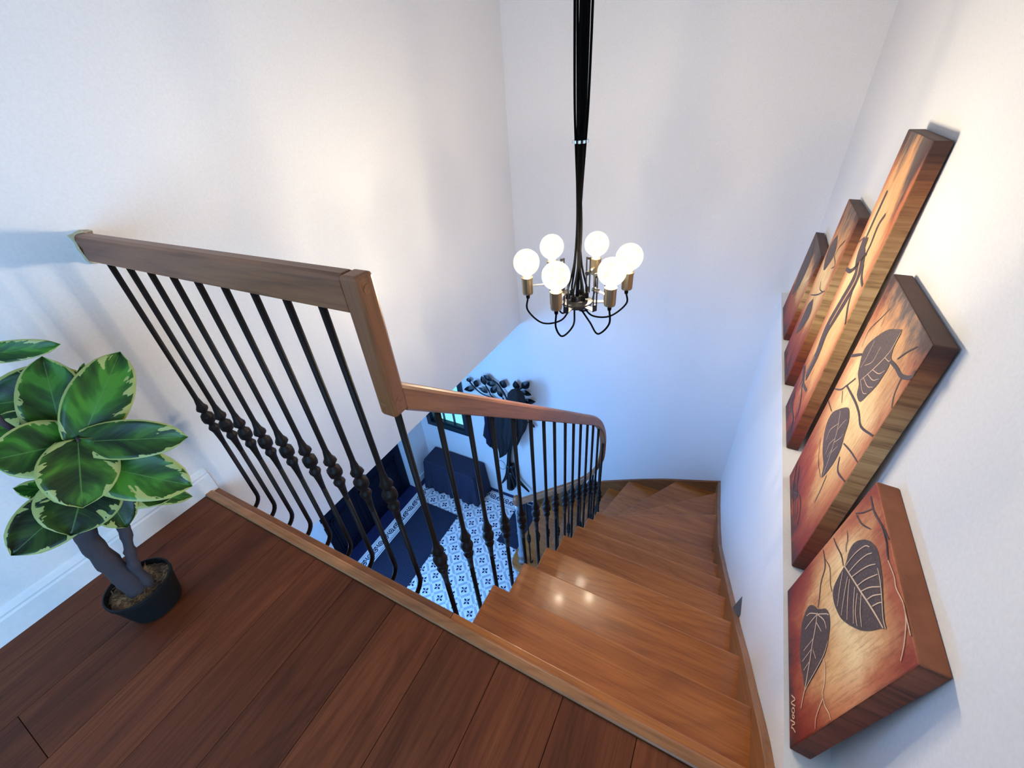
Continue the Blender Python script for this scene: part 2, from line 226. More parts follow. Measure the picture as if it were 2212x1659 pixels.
# ---------------------------------------------------------------- mesh helpers (all in survey units)
ORG = {}
class MB:
    def __init__(s): s.v = []; s.f = []; s.m = []; s.uv = None
    def add(s, vs, fs, mi=0):
        o = len(s.v); s.v += [tuple(p) for p in vs]; s.f += [tuple(i+o for i in f) for f in fs]; s.m += [mi]*len(fs); return s
    def box(s, x0, x1, y0, y1, z0, z1, mi=0):
        return s.add([(x0,y0,z0),(x1,y0,z0),(x1,y1,z0),(x0,y1,z0),(x0,y0,z1),(x1,y0,z1),(x1,y1,z1),(x0,y1,z1)],
                     [(0,3,2,1),(4,5,6,7),(0,1,5,4),(1,2,6,5),(2,3,7,6),(3,0,4,7)], mi)
    def prism(s, poly, a0, a1, ax=2, mi=0):
        """poly of 2-tuples in the other two axes (cyclic order), extruded along ax"""
        def mk(p, t): return (p[0], p[1], t) if ax == 2 else ((t, p[0], p[1]) if ax == 0 else (p[0], t, p[1]))
        n = len(poly); vs = [mk(p, a0) for p in poly]+[mk(p, a1) for p in poly]
        fs = [tuple(range(n-1, -1, -1)), tuple(range(n, 2*n))]+[(i, (i+1) % n, n+(i+1) % n, n+i) for i in range(n)]
        return s.add(vs, fs, mi)
    def tube(s, pts, r, seg=8, mi=0, caps=True):
        pts = [Vector(p) for p in pts]; n = len(pts); vs = []; up = Vector((0, 0, 1)); prev = None
        for i, p in enumerate(pts):
            t = (pts[min(i+1, n-1)]-pts[max(i-1, 0)]).normalized()
            if prev is None: a = t.cross(up) if abs(t.dot(up)) < .95 else t.cross(Vector((0, 1, 0)))
            else: a = prev-t*prev.dot(t)
            a.normalize(); prev = a; b = t.cross(a); rr = r[i] if isinstance(r, (list, tuple)) else r
            vs += [p+(a*math.cos(k*2*math.pi/seg)+b*math.sin(k*2*math.pi/seg))*rr for k in range(seg)]
        fs = [(i*seg+k, i*seg+(k+1) % seg, (i+1)*seg+(k+1) % seg, (i+1)*seg+k) for i in range(n-1) for k in range(seg)]
        if caps: fs += [tuple(range(seg-1, -1, -1)), tuple((n-1)*seg+k for k in range(seg))]
        return s.add(vs, fs, mi)
    def lathe(s, prof, c, seg=16, mi=0):
        vs = []
        for r, z in prof: vs += [(c[0]+r*math.cos(k*2*math.pi/seg), c[1]+r*math.sin(k*2*math.pi/seg), c[2]+z) for k in range(seg)]
        n = len(prof); fs = [(i*seg+k, i*seg+(k+1) % seg, (i+1)*seg+(k+1) % seg, (i+1)*seg+k) for i in range(n-1) for k in range(seg)]
        fs += [tuple(range(seg-1, -1, -1)), tuple((n-1)*seg+k for k in range(seg))]
        return s.add(vs, fs, mi)
    def ribbon(s, pts, w, f, mi=0, taper=False):
        """flat strip along 2-D pts, mapped to 3-D by f(u,v)"""
        n = len(pts); vs = []
        for i, p in enumerate(pts):
            a = pts[max(i-1, 0)]; b = pts[min(i+1, n-1)]; dx, dy = b[0]-a[0], b[1]-a[1]; l = math.hypot(dx, dy) or 1
            ww = w*(.45+.55*math.sin(math.pi*min(.9, .25+.6*i/max(1, n-1)))) if taper else w
            vs += [f(p[0]-dy/l*ww/2, p[1]+dx/l*ww/2), f(p[0]+dy/l*ww/2, p[1]-dx/l*ww/2)]
        return s.add(vs, [(2*i, 2*i+1, 2*i+3, 2*i+2) for i in range(n-1)], mi)
    def build(s, name, mats, parent=None, base=None, smooth=False, bevel=0, sub=0, local=False, fixn=True):
        me = bpy.data.meshes.new(name); mats = mats if isinstance(mats, (list, tuple)) else [mats]
        if local: org = Vector((0, 0, 0)); P = [Vector(p)*U for p in s.v]
        else:
            if parent is not None: org = ORG[parent.name]
            elif base is not None: org = V(*base)
            else:
                xs = [p[0] for p in s.v]; ys = [p[1] for p in s.v]; zs = [p[2] for p in s.v]; org = V((min(xs)+max(xs))/2, (min(ys)+max(ys))/2, min(zs))
            P = [V(*p)-org for p in s.v]
        me.from_pydata(P, [], s.f)
        for q in mats: me.materials.append(q)
        for i, pl in enumerate(me.polygons): pl.material_index = s.m[i]; pl.use_smooth = smooth
        if fixn:
            bm = bmesh.new(); bm.from_mesh(me); bmesh.ops.recalc_face_normals(bm, faces=bm.faces); bm.to_mesh(me); bm.free()
        if s.uv is not None:
            ul = me.uv_layers.new(name='UVMap')
            for lp in me.loops: ul.data[lp.index].uv = s.uv[lp.vertex_index]
        o = bpy.data.objects.new(name, me); COL.objects.link(o)
        if parent is not None: o.parent = parent; ORG[o.name] = ORG[parent.name]
        elif not local: o.location = org; ORG[o.name] = org
        if bevel: md = o.modifiers.new('bevel', 'BEVEL'); md.width = bevel*U; md.segments = 2; md.limit_method = 'ANGLE'; md.angle_limit = .6
        if sub: md = o.modifiers.new('subd', 'SUBSURF'); md.levels = sub; md.render_levels = sub
        return o
def tag(o, label=None, cat=None, group=None, kind=None):
    if label: o['label'] = label
    if cat: o['category'] = cat
    if group: o['group'] = group
    if kind: o['kind'] = kind
    return o
def thing(name, base, label, cat, group=None, kind=None):
    o = bpy.data.objects.new(name, None); COL.objects.link(o); o.location = V(*base); o.empty_display_size = .1; ORG[o.name] = V(*base)
    return tag(o, label, cat, group, kind)
def part(parent, me, name, loc, rz=0):
    """shared-mesh child; loc in survey units"""
    o = bpy.data.objects.new(name, me); COL.objects.link(o); o.parent = parent; o.location = V(*loc)-ORG[parent.name]; o.rotation_euler = (0, 0, rz); return o
def struct(o, label, cat): return tag(o, label, cat, kind='structure')
def catmull(pts, n=8):
    P = [Vector(p) for p in pts]; P = [P[0]*2-P[1]]+P+[P[-1]*2-P[-2]]; out = []
    for i in range(1, len(P)-2):
        a, b, c, d = P[i-1], P[i], P[i+1], P[i+2]
        for k in range(n):
            t = k/n; out.append(.5*((2*b)+(c-a)*t+(2*a-5*b+4*c-d)*t*t+(3*b-a-3*c+d)*t**3))
    out.append(P[-2]); return out

# ---------------------------------------------------------------- THE SETTING
XL, XR, XLOW, YB, ZC, ZF = -1.365, .340, .268, 2.556, 1.30, -3.624
ZOV = -1.47; XH = -2.68; YR = -2.0; YH = -.1
# landing floor: joists deck with planks
fl = MB().box(XL, XR, YR, .302, -1.20, -1.012).build('floor', MT['plank'], base=(-.5, -.8, -1.20)); struct(fl, 'landing floor of reddish brown oak planks at the top of the stairs', 'floor')
seams = [-1.365, -1.285, -1.131, -.981, -.836, -.696, -.553, -.411, -.264, -.117, .030, .177, .340]
g = .0006
for i in range(len(seams)-1):
    a, b_ = seams[i], seams[i+1]
    cuts = [YR] + {1: [-.9], 2: [-.235], 3: [-1.1], 4: [-.55], 5: [-1.4], 6: [-.8], 7: [-.62], 8: [-1.2], 9: [-.7], 10: [-.5]}.get(i, [-1.0]) + [.301]
    for j in range(len(cuts)-1):
        MB().box(a+g, b_-g, cuts[j]+g, cuts[j+1]-g, -1.013, -1.0).build('floor_plank', MT['plank'], fl, bevel=.0008)
# nosing strip and fascia
t1 = MB().prism([(.3015, -1.02), (.3015, -.9975), (.3045, -.9945), (.322, -.9945), (.3265, -.998), (.3265, -1.02)], XL+.004, .262, ax=0).build('trim_1', MT['nosing'], bevel=.001); struct(t1, 'light oak nosing strip along the edge of the landing', 'trim')
t2 = MB().prism([(.302, -1.26), (.302, -1.02), (.3265, -1.004), (.343, -1.004), (.3445, -1.007), (.3445, -1.26)], XL+.004, -.414, ax=0).build('trim_2', MT['rail'], bevel=.001); struct(t2, 'oak fascia board of the landing under the iron balusters', 'trim')
t3 = MB().prism([(.302, -1.05), (.302, -1.02), (.3265, -1.004), (.343, -1.004), (.3445, -1.007), (.3445, -1.05)], -.413, .262, ax=0).build('trim_3', MT['tread'], bevel=.001); struct(t3, 'oak nosing of the landing above the top stair', 'trim')
# walls
wl = MB().box(XL-.14, XL, YR-.14, YB, ZOV, ZC).build('wall_left', MT['wall']); struct(wl, 'tall white upper wall left of the stairwell ending above the hall', 'wall')
wr = MB().box(XR, XR+.2, YR-.14, YB+.14, -1.0, ZC).build('wall_right', MT['wall']); struct(wr, 'white upper wall behind the leaf paintings', 'wall')
wlr = MB().box(XLOW, XR+.2, YH, YB, ZF, -1.0).build('wall_lower_right', MT['wall']); struct(wlr, 'white wall beside the stairs with a ledge on top carrying the paintings', 'wall')
wx0, wx1, wz0, wz1 = -2.55, -2.045, -2.86, -1.80
wb = MB()
wb.box(XH-.2, wx0, YB, YB+.14, ZF, ZC); wb.box(wx1, XR+.2, YB, YB+.14, ZF, ZC); wb.box(wx0, wx1, YB, YB+.14, ZF, wz0); wb.box(wx0, wx1, YB, YB+.14, wz1, ZC)
wb = wb.build('wall_back', MT['wall']); struct(wb, 'tall white far wall of the stairwell, bluish towards the hall', 'wall')
dy0, dy1, dz1 = 1.132, 2.222, -1.95
wh = MB(); wh.box(XH-.2, XH, YH-.1, dy0, ZF, ZOV); wh.box(XH-.2, XH, dy1, YB, ZF, ZOV); wh.box(XH-.2, XH, dy0, dy1, dz1, ZOV)
wh = wh.build('wall_lower_left', MT['wall']); struct(wh, 'white hall wall around the navy front door', 'wall')
wf = MB(); wf.box(XH-.2, XR+.2, YH-.14, YH, ZF, -1.2); wf = wf.build('wall_lower_front', MT['wall']); struct(wf, 'white hall wall under the landing', 'wall')
wr2 = MB(); wr2.box(XL-.14, XR+.2, YR-.14, YR, -1.02, ZC); wr2 = wr2.build('wall_front', MT['wall']); struct(wr2, 'white landing wall behind the viewer', 'wall')
c1 = MB().box(XL-.14, XR+.2, YR-.14, YB+.14, ZC, ZC+.08).build('ceiling', MT['ceil']); struct(c1, 'white ceiling above the landing and stairwell', 'ceiling')
c2 = MB().box(XH-.2, XL-.02, YH-.14, YB+.02, ZOV, ZOV+.12).build('ceiling', MT['ceil']); struct(c2, 'white ceiling of the entrance hall', 'ceiling')
c3 = MB().box(XL-.02, XLOW+.002, YH-.14, .302, -1.262, -1.20).build('ceiling', MT['ceil']); struct(c3, 'white underside of the landing above the hall', 'ceiling')
# frames added around the unseen daylight lamps (landing and hall)
def added_window_frame(name, x0, x1, y, z0, z1, s, label):
    o = MB(); t = .03
    o.box(x0-t, x0, y, y+s*.03, z0-t, z1+t); o.box(x1, x1+t, y, y+s*.03, z0-t, z1+t); o.box(x0, x1, y, y+s*.03, z1, z1+t); o.box(x0, x1, y, y+s*.03, z0-t, z0); o.box((x0+x1)/2-.012, (x0+x1)/2+.012, y, y+s*.025, z0, z1)
    return struct(o.build(name, MT['white']), label, 'window')
wy0, wy1, wa, wb_ = -1.60, -.50, -.95, .15; o = MB(); t = .03
o.box(XR-.03, XR, wy0-t, wy0, wa-t, wb_+t); o.box(XR-.03, XR, wy1, wy1+t, wa-t, wb_+t); o.box(XR-.03, XR, wy0, wy1, wb_, wb_+t); o.box(XR-.03, XR, wy0, wy1, wa-t, wa)
struct(o.build('added_frame_2', MT['white']), 'added white frame around the unseen landing daylight lamp behind the viewer', 'window')
o = MB(); t = .03; o.box(XH, XH+.02, .045-t, .045, -2.625-t, -1.575+t); o.box(XH, XH+.02, .995, .995+t, -2.625-t, -1.575+t); o.box(XH, XH+.02, .045, .995, -1.575, -1.575+t); o.box(XH, XH+.02, .045, .995, -2.625-t, -2.625)
struct(o.build('added_frame_4', MT['white']), 'added white frame around the unseen side lamp beside the front door', 'window')
added_window_frame('added_frame_3', -2.45, -.55, YH, -3.15, -1.45, 1, 'added white frame around the unseen hall lamp under the landing')
# baseboard of the landing
bb = MB().prism([(XL-.002, -1.012), (XL+.010, -1.012), (XL+.010, -.940), (XL+.0075, -.934), (XL+.0085, -.928), (XL+.006, -.920), (XL+.004, -.914), (XL+.001, -.911), (XL-.002, -.911)], YR, .343, ax=1)
bb = bb.build('baseboard_left', MT['white']); struct(bb, 'white moulded baseboard along the landing wall behind the plant', 'baseboard')
bh = MB(); bh.box(XH, XH+.010, YH, dy0-.01, ZF, ZF+.09); bh.box(XH, XH+.010, dy1+.03, YB, ZF, ZF+.09); bh = bh.build('baseboard_lower_left', MT['white']); struct(bh, 'white baseboard of the hall beside the front door', 'baseboard')
bd = MB().box(XH+.01, -1.20, YB-.012, YB, ZF, ZF+.034).build('baseboard_back', MT['tiled']); struct(bd, 'dark tile skirting at the foot of the hall far wall', 'baseboard')
bd2 = MB().box(XH-.075, XH+.062, dy0, dy1+.33, ZF, ZF+.010).build('trim_4', MT['tiled']); struct(bd2, 'dark threshold in front of the navy door', 'trim')
# hall window in the far wall
wn = thing('window_1', (-2.3, YB+.02, wz0), 'dark framed hall window with small cyan lit panes beside the coat tree', 'window', kind='structure')
o = MB(); t = .035
o.box(wx0-.012, wx0+t, YB-.022, YB+.06, wz0-.012, wz1); o.box(wx1-t, wx1+.012, YB-.022, YB+.06, wz0-.012, wz1); o.box(wx0+t, wx1-t, YB-.022, YB+.06, wz0-.012, wz0+t); o.box(wx0+t, wx1-t, YB-.022, YB+.06, wz1-t, wz1+.012)
o.build('window_frame', MT['darkframe'], wn)
o = MB(); ins = [wx0+t, wx1-t, wz0+t, wz1-t]
o.box(ins[0], ins[0]+.022, YB+.005, YB+.05, ins[2], ins[3]); o.box(ins[1]-.022, ins[1], YB+.005, YB+.05, ins[2], ins[3]); o.box(ins[0], ins[1], YB+.005, YB+.05, ins[2], ins[2]+.022)
o.build('casement', MT['darkframe'], wn)
px = [ins[0]+.022+(ins[1]-ins[0]-.044)*k/3 for k in range(4)]; pz = [ins[2]+.022+(ins[3]-ins[2]-.022)*k/5 for k in range(6)]
for k in (1, 2): MB().box(px[k]-.004, px[k]+.004, YB+.02, YB+.045, pz[0], pz[-1]).build('glazing_bar', MT['darkframe'], wn)
for k in (1, 2, 3, 4): MB().box(px[0], px[-1], YB+.022, YB+.043, pz[k]-.004, pz[k]+.004).build('glazing_bar', MT['darkframe'], wn)
for i in range(3):
    for j in range(5): MB().box(px[i], px[i+1], YB+.050, YB+.054, pz[j], pz[j+1]).build('pane', MT['daypane'], wn)
# front door
dr = thing('door_1', (XH-.07, 1.677, ZF), 'dark navy panelled front door below the overhanging wall', 'door', kind='structure')
xd = XH-.07
MB().box(xd-.03, xd, dy0+.004, dy1-.004, ZF+.004, dz1-.004).build('door_leaf', MT['navy'], dr, bevel=.002)
for (a, b_) in ((dy0+.10, 1.50), (1.585, 1.79) if False else (1.60, dy1-.10)):
    for (z0, z1) in ((ZF+.10, ZF+.56), (ZF+.66, -2.30)):
        o = MB()
        for k, (ins_, hgt) in enumerate(((0, .010), (.026, .006))):
            o.box(xd-.001, xd+hgt, a+ins_, b_-ins_, z0+ins_, z0+ins_+.014); o.box(xd-.001, xd+hgt, a+ins_, b_-ins_, z1-ins_-.014, z1-ins_); o.box(xd-.001, xd+hgt, a+ins_, a+ins_+.014, z0+ins_, z1-ins_); o.box(xd-.001, xd+hgt, b_-ins_-.014, b_-ins_, z0+ins_, z1-ins_)
        o.build('panel_moulding', MT['navy'], dr)
MB().box(xd, xd+.006, 1.548, 1.560, ZF+.02, dz1-.01).build('meeting_strip', MT['navy'], dr)
MB().box(xd-.001, xd+.003, 1.150, 1.168, -3.085, -3.015).build('white_plate', MT['white'], dr)
# hall floor
hf = MB().box(XH-.1, XLOW+.01, YH, YB, ZF-.10, ZF-.006).build('floor', MT['grout']); struct(hf, 'patterned cement tile floor of the entrance hall', 'floor')
P_ = .158
def petal(mb, c, ang, l, w_, z, mi):
    d = (math.cos(ang), math.sin(ang)); n = (-d[1], d[0]); q = []
    for s_, t_ in ((.12, 0), (.5, .5), (.62, .5), (1, 0), (.62, -.5), (.5, -.5)): q.append((c[0]+d[0]*l*s_+n[0]*w_*t_, c[1]+d[1]*l*s_+n[1]*w_*t_, z))
    mb.add(q, [(0, 1, 2, 3, 4, 5)], mi)
def clip01(poly):
    for ax in (0, 1):
        for s_, lim in ((1, .491), (-1, .491)):
            out = []; n_ = len(poly)
            for i in range(n_):
                a, b_ = poly[i], poly[(i+1) % n_]; da, db = lim-s_*a[ax], lim-s_*b_[ax]
                if da >= 0: out.append(a)
                if (da >= 0) != (db >= 0): t_ = da/(da-db); out.append(tuple(a[k]+(b_[k]-a[k])*t_ for k in range(2)))
            poly = out
            if not poly: return poly
    return poly
def make_tile():
    mb = MB(); h = P_/2-.0013; mb.box(-h, h, -h, h, -.008, 0)
    def addp(poly, z, mi):
        poly = clip01(poly)
        if len(poly) > 2: mb.add([(p[0]*P_, p[1]*P_, z) for p in poly], [tuple(range(len(poly)))], mi)
    r2 = math.sqrt(.5)
    for sx, sy in ((1, 1), (-1, 1), (-1, -1), (1, -1)):
        d = (-sy*r2, sx*r2); n_ = (sx*r2, sy*r2); c = (sx*.25, sy*.25)
        addp([(c[0]+d[0]*a+n_[0]*b_, c[1]+d[1]*a+n_[1]*b_) for a, b_ in ((-.265, -.070), (.265, -.070), (.265, .070), (-.265, .070))], .0002, 1)
    for c in ((0, 0), (.5, .5), (-.5, .5), (-.5, -.5), (.5, -.5)):
        for k in range(4):
            for l_, w_, da, mi in ((.225, .115, math.radians(68.5), 2), (.19, .050, math.radians(23.5), 1)):
                a = da+k*math.pi/2; d = (math.cos(a), math.sin(a)); n_ = (-d[1], d[0]); s0 = .02 if mi == 2 else .45
                addp([(c[0]+d[0]*l_*s_+n_[0]*w_*t_, c[1]+d[1]*l_*s_+n_[1]*w_*t_) for s_, t_ in ((s0, 0), (.55, .5), (.65, .5), (1, 0), (.65, -.5), (.55, -.5))], .0004, mi)
    o = mb.build('tile_proto', [MT['tilew'], MT['tileg'], MT['tiled']], local=True); me = o.data; bpy.data.objects.remove(o); return me
def make_frieze():
    mb = MB(); h = P_/2-.0012; mb.box(-h, h, -h, h, -.008, 0)
    f = lambda z: (lambda u, v_: ((v_-.5)*P_, (u-.5)*P_, z))        # u along y, v across x (0 outer)
    for v0, v1, mi in ((.02, .045, 2), (.13, .15, 1), (.19, .205, 1), (.775, .82, 1), (.885, .92, 2)):
        mb.add([f(.0003)(.01, v0), f(.0003)(.99, v0), f(.0003)(.99, v1), f(.0003)(.01, v1)], [(0, 1, 2, 3)], mi)
    for cu, cv, sg in ((.27, .46, 1), (.75, .54, -1)):
        pts = []
        for k in range(26):
            a = k/25*2*math.pi*1.55; r_ = .200*(1-.80*k/25); pts.append((cu+r_*math.cos(a*sg+(math.pi if sg > 0 else 0)), cv+sg*r_*math.sin(a)*1.05))
        mb.ribbon(pts, .060, f(.0004), 2)
        mb.ribbon([(cu-.2, cv-.16*sg), (cu-.235, cv-.02*sg), (cu-.18, cv+.10*sg), (cu-.10, cv+.17*sg)], .060, f(.0005), 2)
        mb.ribbon([(cu+.05, cv+.13*sg), (cu+.13, cv+.20*sg), (cu+.20, cv+.20*sg)], .075, f(.0005), 2, taper=True)
        mb.ribbon([(cu, cv-.04), (cu+.03, cv+.01), (cu-.01, cv+.03)], .05, f(.0006), 2)
    o = mb.build('frieze_proto', [MT['tilew'], MT['tileg'], MT['tiled']], local=True); me = o.data; bpy.data.objects.remove(o); return me
tile_me = make_tile(); fr_me = make_frieze(); tile_me.name = 'tile'; fr_me.name = 'frieze_tile'
TX, TY = -1.3616, 1.291
for i in range(-7, 10):
    for j in range(-8, 7): part(hf, tile_me, 'tile', (TX+P_*(i+.5), TY+P_*(j+.5), ZF))
for j in range(-8, 7): part(hf, fr_me, 'frieze_tile', (TX-P_*7.5, TY+P_*(j+.5), ZF))
for i in range(-8, 1): part(hf, fr_me, 'frieze_tile', (TX+P_*(i+.5), TY+P_*7.5, ZF), -math.pi/2)
